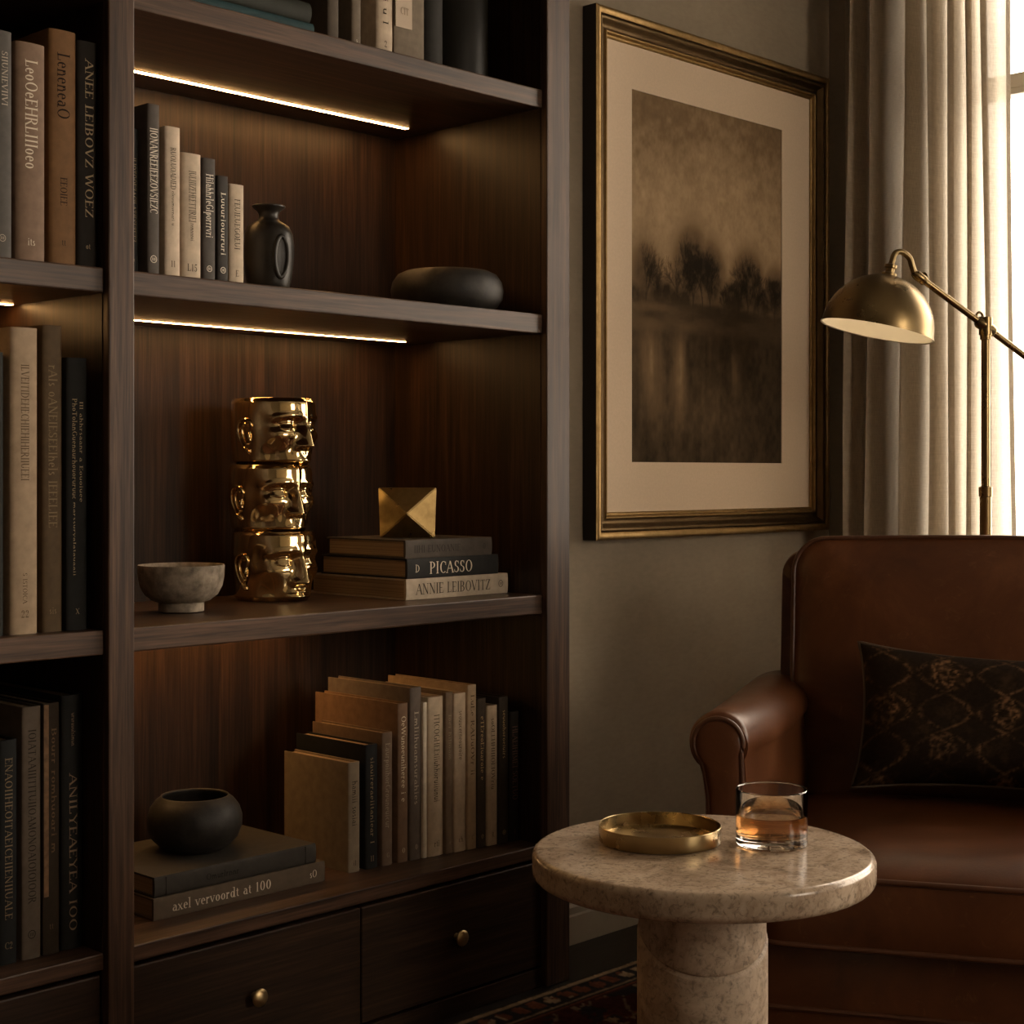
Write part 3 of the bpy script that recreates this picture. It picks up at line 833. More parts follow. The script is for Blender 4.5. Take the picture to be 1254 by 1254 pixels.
# ------------------------------------------------------------------ golden head cups
def head_mesh(H, mouth=False):
    nt, nz = 288, 150
    v = np.linspace(0, 1, nz)[:, None]
    ph = np.linspace(-math.pi, math.pi, nt, endpoint=False)[None, :]
    u = ph
    au = np.abs(u)
    gs = lambda x, c, s: np.exp(-((x - c) / s) ** 2)
    sm = lambda a, b, x: (lambda t: t * t * (3 - 2 * t))(np.clip((x - a) / (b - a), 0, 1))
    # skull plan: deeper than wide, cheeks drawn in towards the chin side
    rx, ry = .0745, .0800
    base = 1 / np.sqrt((np.sin(u) / rx) ** 2 + (np.cos(u) / ry) ** 2)
    base = base * (1 - .055 * (1 - sm(0, .55, v)) - .02 * sm(.8, 1, v) - .08 * (1 - sm(0, .09, v)) ** 2 - .035 * sm(.93, 1, v) ** 2)
    base = base * (1 - .05 * (1 - sm(.0, .5, v)) * np.exp(-((au - .75) / .45) ** 2))
    f = 0 * u * v
    # forehead and brow
    brow = .730 - .09 * np.clip(au - .30, 0, 2) ** 1.3
    f = f + .0046 * np.exp(-((v - brow) / .062) ** 2) * (1 - sm(.60, 1.0, au)) * (.35 + .65 * sm(.02, .2, au))
    f = f + .0025 * gs(v, .90, .16) * (1 - sm(.3, 1.0, au))
    # sockets
    f = f - .0092 * np.exp(-((au - .40) / .27) ** 2 - ((v - .612) / .080) ** 2)
    f = f - .0050 * np.exp(-((au - .17) / .095) ** 2 - ((v - .60) / .12) ** 2)
    # eyeballs and lids
    ex = (au - .41) / .20
    ball = np.clip(1 - ex ** 2 - ((v - .590) / .068) ** 2, 0, None)
    f = f + .0064 * ball ** .75
    lid = np.clip(1 - ((au - .41) / .25) ** 2, 0, None)
    on = sm(0, .5, lid)
    f = f + .0022 * np.exp(-((v - (.594 + .062 * lid ** .8)) / .017) ** 2) * on
    f = f + .0019 * np.exp(-((v - (.580 - .052 * lid ** .8)) / .016) ** 2) * on
    # nose
    tn = np.clip((.76 - v) / (.76 - .285), 0, 1)
    tip = 1 - sm(0, .085, .285 - v)
    hgt = (.0035 + .0200 * tn ** 1.1) * tip
    wid = .085 + .060 * tn ** 2
    f = f + hgt * np.exp(-(au / wid) ** 2.0)
    f = f + .0066 * np.exp(-((au - .185) / .080) ** 2 - ((v - .285) / .062) ** 2)
    f = f - .0022 * np.exp(-((au - .33) / .075) ** 2 - ((v - .27 + .30 * (au - .30)) / .11) ** 2)
    # cheekbone, hollow, temple
    f = f + .0048 * np.exp(-((au - .66) / .24) ** 2 - ((v - .43) / .11) ** 2)
    f = f - .0050 * np.exp(-((au - .80) / .24) ** 2 - ((v - .17) / .17) ** 2)
    f = f - .0034 * np.exp(-((au - 1.05) / .22) ** 2 - ((v - .62) / .22) ** 2)
    # muzzle and lips
    f = f + .0060 * np.exp(-(au / .40) ** 2.2 - ((v - .09) / .13) ** 2)
    f = f - .0014 * np.exp(-(au / .07) ** 2 - ((v - .175) / .045) ** 2)
    if mouth:
        f = f + .0030 * np.exp(-(au / .26) ** 2.4 - ((v - .145) / .030) ** 2)
        f = f - .0022 * np.exp(-(au / .28) ** 4 - ((v - .112) / .014) ** 2)
        f = f + .0034 * np.exp(-(au / .22) ** 2.4 - ((v - .075) / .034) ** 2)
    else:
        f = f + .0030 * np.exp(-(au / .26) ** 2.4 - ((v - .055) / .040) ** 2)
    fade = sm(0, .05, v) * (1 - sm(.95, 1, v))
    r = base + f * np.where(v < .06, sm(-.02, .05, v), 1) * (1 - .8 * sm(.955, 1, v))
    # ear bed
    for sgn in (-1, 1):
        r = r - .0035 * np.exp(-((u - sgn * 1.49) / .15) ** 2 - ((v - .46) / .17) ** 2)
    z = v * H + 0 * u
    verts = []
    rows = []
    P = np.stack([r * np.sin(u), -r * np.cos(u), z], -1)
    bm = bmesh.new()
    for a in range(nz):
        rows.append([bm.verts.new(P[a, b]) for b in range(nt)])
    def addrow(scale, zz, src=-1):
        q = P[src]
        rows.append([bm.verts.new((q[b, 0] * scale, q[b, 1] * scale, zz)) for b in range(nt)])
    addrow(.985, H + .0012); addrow(.955, H + .0012); addrow(.935, H - .001)
    inner = [(.93, .85), (.93, .5), (.90, .2), (.82, .07), (.5, .05)]
    for s_, k in inner:
        addrow(s_, H * k)
    for a, b in zip(rows, rows[1:]):
        for i in range(nt):
            j = (i + 1) % nt
            bm.faces.new((a[i], a[j], b[j], b[i]))
    c0 = bm.verts.new((0, 0, .0))
    ct = bm.verts.new((0, 0, H * .05))
    for i in range(nt):
        j = (i + 1) % nt
        bm.faces.new((c0, rows[0][j], rows[0][i]))
        bm.faces.new((ct, rows[-1][i], rows[-1][j]))
    bmesh.ops.recalc_face_normals(bm, faces=bm.faces[:])
    return bm

def ear_mesh(H, sgn):
    """outer helix, inner fold, tragus and lobe modelled on the side of the skull"""
    bm = bmesh.new()
    def S(a, zz, out):
        th = sgn * (1.47 - a)          # a > 0 towards the face
        rx, ry = .0745 * .992, .0800 * .992
        r = 1 / math.sqrt((math.sin(th) / rx) ** 2 + (math.cos(th) / ry) ** 2) * (1 - .05 * (1 - min(1, zz / .5 / 1.0)))
        r += out * .55 - .0010
        return (r * math.sin(th), -r * math.cos(th), zz * H)
    hel = [S(.10, .50, .000), S(.15, .585, .003), S(.10, .655, .0058), S(-.04, .685, .0072), S(-.19, .645, .0082), S(-.25, .55, .0085), S(-.23, .44, .0078), S(-.16, .34, .0064), S(-.07, .26, .005), S(.01, .205, .0042), S(.07, .185, .003), S(.09, .23, .001)]
    pth = smooth_path(hel, 6)
    n = len(pth)
    tube(bm, pth, [.0019 + .0010 * math.sin(math.pi * min(1, i / n * 1.2)) + (.0016 if .72 < i / n < .93 else 0) for i in range(n)], 12)
    anti = [S(.05, .60, .002), S(-.05, .61, .0042), S(-.125, .55, .005), S(-.12, .45, .005), S(-.06, .36, .0042), S(.02, .30, .003)]
    tube(bm, smooth_path(anti, 6), .0024, 10)
    tube(bm, smooth_path([S(.10, .50, -.001), S(.075, .43, .0035), S(.095, .36, .0), ], 6), [.0022] * 4 + [.0034] * 5 + [.0024] * 4, 10)
    # concha shell behind the folds
    rows = []
    for i in range(9):
        t = i / 8
        zz = .22 + .44 * t
        wv = math.sin(math.pi * (.12 + .8 * t)) ** .6
        rows.append([bm.verts.new(S(.10 - (.33 * wv) * k / 8, zz, -.0005 + .0058 * (k / 8) ** 1.3)) for k in range(9)])
    for a, b in zip(rows, rows[1:]):
        for k in range(8):
            bm.faces.new((a[k], a[k + 1], b[k + 1], b[k]))
    # closing wall at the back of the shell
    back = [bm.verts.new(S(.10 - (.33 * math.sin(math.pi * (.12 + .8 * i / 8)) ** .6), .22 + .44 * i / 8, -.006)) for i in range(9)]
    for i in range(8):
        bm.faces.new((rows[i][8], back[i], back[i + 1], rows[i + 1][8]))
    bmesh.ops.recalc_face_normals(bm, faces=bm.faces[:])
    return bm

zz = Z3
hx, hy = 1.7985, 2.3315
for Hh, yaw, mouth, lab, dx in ((.1245, 0, True, 'golden face cup at the bottom of the stack, standing on the shelf with mouth showing', .002),
                                (.1185, -3, False, 'golden face cup in the middle of the stack of three', -.003),
                                (.1185, 7, False, 'golden face cup on top of the stack, open rim free', .001)):
    e = empty('face_cup', lab, 'cup', (hx + dx, hy - dx * .5, zz), (0, 0, R(yaw)), 'stacked golden face cups')
    obj('body', head_mesh(Hh, mouth), GOLD, e, 'all')
    for s_ in (-1, 1):
        obj('ear', ear_mesh(Hh, s_), GOLD, e, 'all')
    zz += Hh + .0016

# ------------------------------------------------------------------ framed picture
fx0, fx1, fz0, fz1 = 2.5130, 3.3990, .8355, 1.955
pc = empty('framed_picture', 'large gilt framed misty tree landscape hung on the plaster wall', 'picture', ((fx0 + fx1) / 2, YW, fz0))
FW, FH = fx1 - fx0, fz1 - fz0
def frame_ring(prof):
    """prof: list of (inset, depth in front of the wall), swept round the rectangle with mitres"""
    bm = bmesh.new()
    loops = []
    for i_, dpt in prof:
        x0, x1, z0, z1 = -FW / 2 + i_, FW / 2 - i_, i_, FH - i_
        loops.append([bm.verts.new((x, -dpt, z)) for x, z in ((x0, z0), (x1, z0), (x1, z1), (x0, z1))])
    for a, b in zip(loops, loops[1:]):
        for i in range(4):
            j = (i + 1) % 4
            bm.faces.new((a[i], a[j], b[j], b[i]))
    bmesh.ops.recalc_face_normals(bm, faces=bm.faces[:])
    return bm
GILT = m_metal('gilded_wood', (.36, .235, .098), .42, .25, 60)
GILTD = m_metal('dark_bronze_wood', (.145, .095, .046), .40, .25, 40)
FEDGE = m_plain('black_frame_side', (.010, .008, .006), .6)
def arc_prof(i0, d0, i1, d1, sag, n=8):
    return [(i0 + (i1 - i0) * k / n, d0 + (d1 - d0) * k / n + sag * math.sin(math.pi * k / n)) for k in range(n + 1)]
obj('frame_side', frame_ring([(.0, .001), (.0, .037)]), FEDGE, pc, label='black outer side of the frame')
obj('frame_rim', frame_ring([(.0, .037)] + arc_prof(.0005, .038, .0155, .038, .003) + [(.016, .033)]), GILT, pc, 30)
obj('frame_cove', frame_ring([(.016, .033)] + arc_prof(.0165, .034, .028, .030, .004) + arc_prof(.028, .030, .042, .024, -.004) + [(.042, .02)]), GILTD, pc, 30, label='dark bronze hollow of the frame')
obj('frame_bead', frame_ring([(.042, .022)] + arc_prof(.0425, .024, .050, .024, .004) + [(.0505, .022)] + arc_prof(.051, .021, .0575, .018, .002) + [(.058, .010)]), GILT, pc, 30)
MATB = m_plain('mat_board', (.62, .485, .345), .8, 0, .04, 200)
mw = .055
px0, px1, pz0, pz1 = 2.656 - (fx0 + fx1) / 2, 3.2235 - (fx0 + fx1) / 2, 1.0 - fz0, 1.804 - fz0
bm = bmesh.new()
box(bm, -FW / 2 + mw, px0, -.016, -.0135, mw, FH - mw)
box(bm, px1, FW / 2 - mw, -.016, -.0135, mw, FH - mw)
box(bm, px0, px1, -.016, -.0135, mw, pz0)
box(bm, px0, px1, -.016, -.0135, pz1, FH - mw)
obj('mat', bm, MATB, pc)
obj('backing_board', B(-FW / 2 + .01, FW / 2 - .01, -.009, -.001, .01, FH - .01), FEDGE, pc)

def painting():
    W, Hh = 300, 424
    U, V = np.meshgrid(np.linspace(0, 1, W), np.linspace(0, 1, Hh))
    asp = .803 / .568
    n1 = fbm(U * 5, V * 5 * asp, 3, 5); n2 = fbm(U * 26, V * 26 * asp, 9, 4); n3 = fbm(U * 90, V * 90, 21, 2)
    sky = .60 + .20 * np.exp(-((V - .36) / .19) ** 2) - .10 * np.exp(-(V / .12) ** 2) + .16 * (n1 - .5) + .24 * (n2 - .5) + .10 * (n3 - .5)
    sky = sky - .07 * np.abs(U - .5) * 2
    # bare trees drawn stroke by stroke
    D = np.zeros((Hh, W))
    rnd = random.Random(5)
    def stroke(x0, y0, x1, y1, w, a):
        n = int(max(abs(x1 - x0) * W, abs(y1 - y0) * Hh) * 1.5) + 1
        for k in range(n + 1):
            x = (x0 + (x1 - x0) * k / n) * W; y = (y0 + (y1 - y0) * k / n) * Hh
            rr = max(1, int(w + .5))
            xi, yi = int(x), int(y)
            for dy in range(-rr, rr + 1):
                for dx in range(-rr, rr + 1):
                    X, Y = xi + dx, yi + dy
                    if 0 <= X < W and 0 <= Y < Hh:
                        s = a * max(0, 1 - math.hypot(X - x, Y - y) / (w + .7))
                        D[Y, X] = D[Y, X] + (1 - D[Y, X]) * s
    def branch(x, y, ang, ln, w, dep):
        x1 = x + math.sin(ang) * ln * 1.25; y1 = y - math.cos(ang) * ln
        stroke(x, y, x1, y1, w, .22 if dep < 3 else .38)
        if dep == 0:
            return
        for k in range(3 if dep > 1 else 2):
            branch(x + (x1 - x) * rnd.uniform(.55, 1), y + (y1 - y) * rnd.uniform(.55, 1), ang * .85 + rnd.uniform(-.60, .60), ln * rnd.uniform(.58, .86), w * .55, dep - 1)
    for (tx, top, w) in ((.09, .405, .9), (.17, .45, .7), (.385, .345, 1.5), (.45, .38, 1.1), (.50, .40, 1.0), (.31, .42, .8), (.76, .385, 1.2), (.69, .44, .8), (.83, .43, .8), (.95, .42, .9), (.60, .47, .7)):
        hgt = .60 - top
        branch(tx, .60, rnd.uniform(-.04, .04), hgt * .31, w, 6)
    crowns = np.zeros_like(U)
    for (cx, cy, rx, ry, a) in ((.09, .49, .085, .085, .5), (.19, .54, .10, .05, .7), (.385, .46, .115, .115, .75), (.50, .47, .10, .10, .7), (.76, .48, .11, .095, .7), (.66, .53, .12, .055, .75), (.96, .50, .09, .075, .7), (.86, .53, .09, .06, .7), (.30, .545, .12, .045, .7), (.03, .55, .10, .045, .6), (.5, .575, .7, .03, .75)):
        crowns = np.maximum(crowns, a * np.exp(-(((U - cx) / rx) ** 2 + ((V - cy) / ry) ** 2) ** 1.2))
    crowns = crowns * (.40 + .9 * n2 + .35 * n3)
    val = sky * (1 - np.clip(crowns * 1.35, 0, .93)) * (1 - .85 * D)
    # dark bank, then water with vertical reflections
    bank = 1 / (1 + np.exp(-(V - .555 - .05 * (n1 - .5)) / .018))
    land = .17 + .22 * np.exp(-((V - .575) / .012) ** 2 - ((U - .05) / .22) ** 2) + .16 * np.exp(-((V - .625) / .02) ** 2 - ((U - .1) / .25) ** 2) + .22 * (fbm(U * 8, V * 40, 31, 4) - .5)
    wv = fbm(U * 24, V * 4, 41, 5); wb = fbm(U * 40, V * 40, 51, 4)
    water = .10 + .34 * np.exp(-((U - .11) / .07) ** 2 - ((V - .72) / .12) ** 2) + .42 * np.exp(-((U - .30) / .035) ** 2 - ((V - .75) / .12) ** 2) + .16 * np.exp(-((U - .18) / .06) ** 2 - ((V - .80) / .1) ** 2)
    water = water + .32 * np.exp(-((U - .665) / .022) ** 2 - ((V - .74) / .06) ** 2) + .07 * np.exp(-((U - .5) / .2) ** 2 - ((V - .86) / .08) ** 2)
    water = water * (.45 + 1.1 * wv) + .16 * (wb - .5) + .02
    sel = 1 / (1 + np.exp(-(V - .64) / .012))
    low = land * (1 - sel) + water * sel
    low = low * (1 - .30 * np.clip(U - .35, 0, 1))
    val = val * (1 - bank) + low * bank
    val = np.clip(val, .02, 1)
    c0 = np.array([.010, .0075, .005]); c1 = np.array([.20, .132, .072]); c2 = np.array([.54, .385, .23])
    t = np.clip(val, 0, 1)[..., None]
    colr = np.where(t < .5, c0 + (c1 - c0) * (t / .5), c1 + (c2 - c1) * ((t - .5) / .5))
    X = px0 + (px1 - px0) * U; Z = pz1 + (pz0 - pz1) * V
    return np.stack([X, np.full_like(X, -.0131), Z], -1), colr
M = NM('painted_print')
at = M.node('ShaderNodeAttribute', attribute_name='pattern')
M.set(Base_Color=at.outputs['Color'], Roughness=.8, Specular_IOR_Level=.08)
Pp, Cc = painting()
grid_obj('print', Pp[::-1], Cc[::-1], M.m, pc)
obj('print_edge', B(px0 - .004, px1 + .004, -.0128, -.0095, pz0 - .004, pz1 + .004), FEDGE, pc)

# ------------------------------------------------------------------ curtain
C = NM('linen_curtain')
_v = C.coord()
wv1 = C.noise(C.coord((1, 900, 60)), 1, 2); wv2 = C.noise(C.coord((1, 60, 900)), 1, 2)
wt = C.mix(wv1, wv2, .5)
df = C.node('ShaderNodeBsdfDiffuse', _Roughness=.5)
tl = C.node('ShaderNodeBsdfTranslucent')
tp = C.node('ShaderNodeBsdfTransparent')
C.link(C.ramp(wt, [(.35, (.36, .30, .225)), (.65, (.50, .43, .33))]), df.inputs['Color'])
C.link(C.ramp(wt, [(.35, (.60, .54, .45)), (.65, (.80, .74, .64))]), tl.inputs['Color'])
m1 = C.node('ShaderNodeMixShader', _Fac=.5)
C.link(df.outputs[0], m1.inputs[1]); C.link(tl.outputs[0], m1.inputs[2])
m2 = C.node('ShaderNodeMixShader', _Fac=.035)
C.link(m1.outputs[0], m2.inputs[1]); C.link(tp.outputs[0], m2.inputs[2])
C.link(m2.outputs[0], C.out.inputs['Surface'])
CURTAIN = C.m
cu = empty('curtain', 'pleated natural linen curtain hanging at the bright window', 'curtain', (3.365, 1.875, 0))
ns, nzc = 420, 60
s = np.linspace(0, 1, ns)[None, :]; zc = np.linspace(.015, 2.60, nzc)[:, None]
# pleats: knots of phase give folds of unequal width; they drift a little down the drop
ph = s * 7.6 + .35 * np.sin(s * 9.0) + .10 * np.sin(zc * 1.3 + s * 5)
amp = .027 + .007 * np.sin(s * 13 + 1) + .004 * np.sin(zc * 2 + s * 3)
fold = np.sin(2 * math.pi * ph) + .25 * np.sin(4 * math.pi * ph + .7)
xx = amp * fold + .006 * np.sin(zc * 3 + s * 20)
yy = .222 - .437 * s + .010 * np.cos(2 * math.pi * ph) + (.008 * np.sin(zc * .9 + .5)) * (.5 - s) + .006 * (1 - zc / 2.6) * (1 - 2 * s)
grid_obj('curtain_cloth', np.stack([xx, yy, zc + 0 * s], -1), None, CURTAIN, cu)
obj('curtain_rod', T([(0, .29, 2.62), (0, -.6, 2.62)], .012, 14), BRASS_LAMP, cu, True)
bm = bmesh.new()
for k in range(9):
    tube(bm, [(.017 * math.cos(a), .20 - .049 * k, 2.62 - .004 + .017 * math.sin(a)) for a in [2 * math.pi * q / 16 for q in range(16)]], .0025, 6, True)
obj('curtain_rings', bm, BRASS_LAMP, cu, True)
obj('rod_bracket', T([(.09, .26, 2.62), (0, .26, 2.62)], .007, 10), BRASS_LAMP, cu, True)

# ------------------------------------------------------------------ floor lamp
lp = empty('floor_lamp', 'antique brass reading lamp with dome shade behind the armchair', 'lamp', (3.1725, 1.6329, 0))
lx, ly = 3.1725, 1.6329
obj('base', L([(0, .009), (.0, .0), (.115, 0), (.12, .004), (.12, .012), (.112, .018), (.03, .022), (.02, .03), (.0, .03)], 64), BRASS_LAMP, lp, True, loc=(0, 0, .0))
obj('lower_pole', L([(0, .02), (.0125, .02), (.0125, .925), (.0145, .926), (.0145, .946), (.0100, .948), (0, .948)], 32), BRASS_LAMP, lp, True)
obj('upper_pole', L([(0, .9), (.0092, .9), (.0092, 1.262), (.012, 1.263), (.012, 1.276), (.0, 1.277)], 32), BRASS_LAMP, lp, True)
piv = Vector((0, 0, 1.2907))
a_end = Vector((3.031 - lx, 1.7227 - ly, 1.3997)); b_end = Vector((3.305 - lx, 1.562 - ly, 1.197))
bm = bmesh.new()
tube(bm, [piv + Vector((0, 0, -.018)), piv + Vector((0, 0, .02))], .0145, 20)
dn = (a_end - piv).normalized()
tube(bm, [piv - dn * .024, piv - dn * .018, piv + dn * .018, piv + dn * .024], [.010, .0135, .0135, .010], 20)
tube(bm, [piv + Vector((-.012, .008, .022)) + Vector((.0085 * math.cos(t_), -.0085 * math.cos(t_) * .3, .0085 * math.sin(t_))) for t_ in [2 * math.pi * q / 14 for q in range(14)]], .0028, 8, True)
obj('pivot_joint', bm, BRASS_LAMP, lp, True)
obj('arm', T([b_end, piv, a_end], .0072, 16), BRASS_LAMP, lp, True)
bm = bmesh.new()
tube(bm, [a_end - dn * .03, a_end - dn * .024, a_end - dn * .006, a_end + dn * .004], [.009, .0105, .0105, .007], 18)
tube(bm, [a_end - dn * .024 + Vector((.009 * math.cos(t_) * .7, -.009 * math.cos(t_) * .7, .003 + .012 * math.sin(t_))) for t_ in [2 * math.pi * q / 16 for q in range(16)]], .0026, 8, True)
obj('arm_collar', bm, BRASS_LAMP, lp, True)
top = Vector((2.9770 - lx, 1.7515 - ly, 1.3960)); rimc = Vector((2.9582 - lx, 1.7697 - ly, 1.2765))
ax = (top - rimc).normalized()
hook = smooth_path([top + ax * .010, top + ax * .024, top + Vector((.012, -.007, .044)), top + Vector((.027, -.0155, .0475)), top + Vector((.042, -.0235, .036)), top + Vector((.0475, -.026, .021)), a_end + dn * .0], 8)
obj('hook', T(hook, .0066, 14), BRASS_LAMP, lp, True)
q = ax.to_track_quat('Z', 'Y')
sh = bpy.data.objects.new('shade', None)
prof_o = [(.1175 * math.cos(a), .1175 * math.sin(a) * 1.02) for a in [R(90) * k / 22 for k in range(22)]]
bm = bmesh.new()
outer = [(.1195, -.0015), (.1195, .0015), (.1175, .002)] + prof_o[1:] + [(.010, .1195), (0, .1197)]
lathe(bm, outer, 72)
shade = obj('shade', bm, BRASS_LAMP, lp, 50)
shade.location = rimc
shade.rotation_mode = 'QUATERNION'; shade.rotation_quaternion = q
inner = [(.1195, -.0015)] + [(.1158 * math.cos(a), .1158 * math.sin(a) * 1.02) for a in [R(90) * k / 22 for k in range(22)]] + [(0, .1165)]
obj('shade_lining', L(inner, 72), m_plain('cream_enamel', (.74, .68, .56), .45), shade, True, label='cream enamelled inside of the shade')
obj('bulb', L([(0, .034), (.012, .036), (.021, .046), (.024, .058), (.020, .072), (.013, .084), (.012, .1), (0, .1)], 24), m_emit('bulb_glow', (1, .78, .52), 9), shade, 'all', label='glowing bulb')
kn = obj('shade_cap', L([(.0, .1185), (.016, .1185), (.016, .124), (.010, .126), (.010, .134), (.013, .136), (.013, .142), (.007, .145), (0, .145)], 28), BRASS_LAMP, shade, True)

# ------------------------------------------------------------------ armchair
LE = NM('brown_leather')
_v = LE.coord()
a_ = LE.noise(_v, 6, 6, .65, .5); b_ = LE.noise(_v, 220, 3, .6); c_ = LE.noise(LE.coord((1, 4, 1)), 22, 7, .7, 1.2)
base_c = LE.ramp(a_, [(.25, (.050, .0160, .0053)), (.55, (.112, .0375, .0122)), (.8, (.20, .078, .028))])
scuff = LE.ramp(c_, [(.60, .0), (.78, .55)])
LE.set(Base_Color=LE.mix(base_c, (.24, .115, .055), scuff), Roughness=LE.ramp(a_, [(.3, .31), (.7, .43)]), Specular_IOR_Level=.42)
LE.bump(b_, .16, .0012)
LEATHER = LE.m
WELT = m_plain('leather_piping', (.085, .032, .014), .38, 0, .2, 40)
ch = empty('armchair', 'brown leather club armchair with rolled arms by the window', 'armchair', (1.9721, 1.5121, 0), (0, 0, R(-62.2)))
CW = .95
obj('seat_rail', B(.088, CW - .088, .004, .66, .075, .262, .012, 3), LEATHER, ch, 40)
bm = bmesh.new()
tube(bm, [(.10, .003, .160), (CW - .10, .003, .160)], .0042, 8)
obj('rail_piping', bm, WELT, ch, True)
for s_ in (0, 1):
    X = (lambda x: x) if s_ == 0 else (lambda x: CW - x)
    # cross-section of the rolled arm, outer side first
    sec = [(.026, .075), (.026, .30), (.026, .48)]
    for k in range(0, 23):
        a = R(232 - k * (232 + 28) / 22)
        sec.append((.047 + .047 * math.cos(a), .561 + .047 * math.sin(a)))
    sec += [(.0935, .46), (.096, .36), (.096, .075)]
    bm = bmesh.new()
    rows = []
    N = len(sec)
    ys = [(-.001, .90), (.003, .965), (.010, 1.0), (.05, 1.0), (.15, 1.01), (.3, 1.03), (.45, 1.05), (.60, 1.06), (.70, 1.06)]
    cxm, czm = .055, .35
    for yv, sc in ys:
        row = []
        for (x, z) in sec:
            k = 1 + (sc - 1) * (1 if sc >= 1 else 1)
            if sc < 1:
                # ease the front edge over
                dx, dz = x - .058, 0
                x2 = .058 + (x - .058) * (1 - (1 - sc) * .45)
                z2 = z - (1 - sc) * .10 * max(0, (z - .5) / .11)
            else:
                e_ = min(1, max(0, (yv - .01) / .30)); e_ = e_ * (2 - e_)
                x2 = x * (1 + .40 * e_)
                z2 = z - .016 * yv / .6 * max(0, (z - .3) / .3)
            row.append(bm.verts.new((X(x2), yv, z2)))
        rows.append(row)
    for a, b in zip(rows, rows[1:]):
        for i in range(N - 1):
            bm.faces.new((a[i], a[i + 1], b[i + 1], b[i]))
    bm.faces.new(rows[0]); bm.faces.new(rows[-1][::-1])
    bmesh.ops.recalc_face_normals(bm, faces=bm.faces[:])
    arm = obj('arm', bm, LEATHER, ch, 45)
    # stuffed facing on the front of the arm with its welt
    outl = []
    for k in range(0, 23):
        a = R(226 - k * (226 + 22) / 22)
        outl.append((X(.047 + .038 * math.cos(a)), .560 + .038 * math.sin(a)))
    outl += [(X(.086), .44), (X(.088), .30), (X(.088), .09), (X(.034), .09), (X(.034), .30), (X(.033), .47)]
    obj('arm_facing', pad(outl, .006, .006, lambda u, v, w: (u, -.001 - w, v), rings=6), LEATHER, arm, 60)
    obj('arm_piping', T(smooth_path([(p[0], -.006, p[1]) for p in outl], 2, True), .0042, 8, True), WELT, arm, 'all')
# outer back, leaning
def lean(u, v, w):   # u across, v up, w forward of the back plane
    return (u, .700 + .16 * (v - .40) - w, v)
ob = rrect(.070, CW - .070, .09, .825, (.045, .045, .005, .005))
obj('outer_back', pad(ob, .10, .004, lean, bottom_crown=.004), LEATHER, ch, 60)
ob2 = rrect(.100, CW - .100, .33, .846, (.058, .058, .02, .02), 10)
def lean2(u, v, w):
    return (u, .600 + .16 * (v - .40) - w * .9, v + .012 * max(0, (v - .75) / .1) * (1 - ((u - CW / 2) / (CW / 2)) ** 2))
bk = obj('back_cushion', pad(ob2, .075, .052, lean2, rings=20), LEATHER, ch, 60)
obj('back_piping', T([lean2(u, v, .073) for u, v in ob2], .0046, 8, True), WELT, bk, 'all')
sc_o = rrect(.100, CW - .100, -.036, .560, (.03, .03, .05, .05), 8)
st = obj('seat_cushion', pad(sc_o, .107, .037, lambda u, v, w: (u, v, .264 + w), rings=22), LEATHER, ch, 60)
for zz_ in (.371, .268):
    obj('seat_piping', T([(u, v, zz_) for u, v in sc_o], .0046, 8, True), WELT, st, 'all')
for (x, y) in ((.06, .05), (CW - .06, .05), (.11, .74), (CW - .11, .74)):
    obj('foot', L([(0, 0), (.018, 0), (.02, .008), (.026, .06), (.028, .085), (0, .085)], 24, (x, y, .0105)), W_Z, ch, True)

# patterned lumbar pillow
def pillow():
    nu, nv = 150, 100
    w, h, t = .50, .258, .064
    u = np.linspace(-1, 1, nu)[None, :]; v = np.linspace(-1, 1, nv)[:, None]
    X = w / 2 * u * (1 - .055 * (1 - v ** 2) + .015 * np.abs(v) ** 6)
    Z = h / 2 * v * (1 - .15 * (1 - u ** 2) + .02 * np.abs(u) ** 6) + 0 * u
    Y = t * ((1 - u ** 4) * (1 - v ** 4)).clip(0) ** .55 * (1 + .05 * np.sin(u * 5 + v * 3))
    # ogee trellis of worn gold thread on dark brown ground
    px = (u + 0 * v) * w / 2; pz = (v + 0 * u) * h / 2
    a, b = .105, .150
    th = pz * 2 * math.pi / b
    tre = np.zeros_like(px)
    for k in range(-4, 5):
        for sg in (-1, 1):
            line = k * a + sg * a * .5 * np.cos(th) * .86
            tre = np.maximum(tre, np.exp(-((px - line) / .0045) ** 2))
    n = fbm(px * 260 + 50, pz * 260 + 50, 3, 3); n2 = fbm(px * 28 + 9, pz * 28 + 9, 8, 4)
    mot = np.zeros_like(px)
    for i in range(-4, 5):
        for j in range(-3, 4):
            cx = i * a; cz = j * b + (0 if i % 2 == 0 else b / 2) + b * .02
            rr = np.hypot((px - cx), (pz - cz) * .75); ang = np.arctan2(pz - cz, px - cx)
            pet = rr - .021 * (.62 + .38 * np.abs(np.cos(2.5 * ang)))
            mot = np.maximum(mot, np.exp(-(pet / .0038) ** 2) + .8 * np.exp(-((rr - .008) / .003) ** 2))
    k = np.clip((np.maximum(.6 * tre, mot) * np.clip(2.6 * n - .75, 0, 1.2) * np.clip(2.6 * n2 - .75, .08, 1.1)) + .22 * np.clip(3 * n2 - 1.7, 0, 1) * n, 0, 1)[..., None]
    g0 = np.array([.020, .0125, .0080]) * (.7 + .6 * n[..., None]); g1 = np.array([.25, .14, .068])
    col = g0 + (g1 - g0) * k
    return X, Y, Z, col
PM = NM('damask')
at = PM.node('ShaderNodeAttribute', attribute_name='pattern')
fz_ = PM.noise(PM.coord(), 500, 2)
PM.set(Base_Color=at.outputs['Color'], Roughness=.85, Specular_IOR_Level=.1)
PM.bump(fz_, .4, .001)
tilt = R(22)
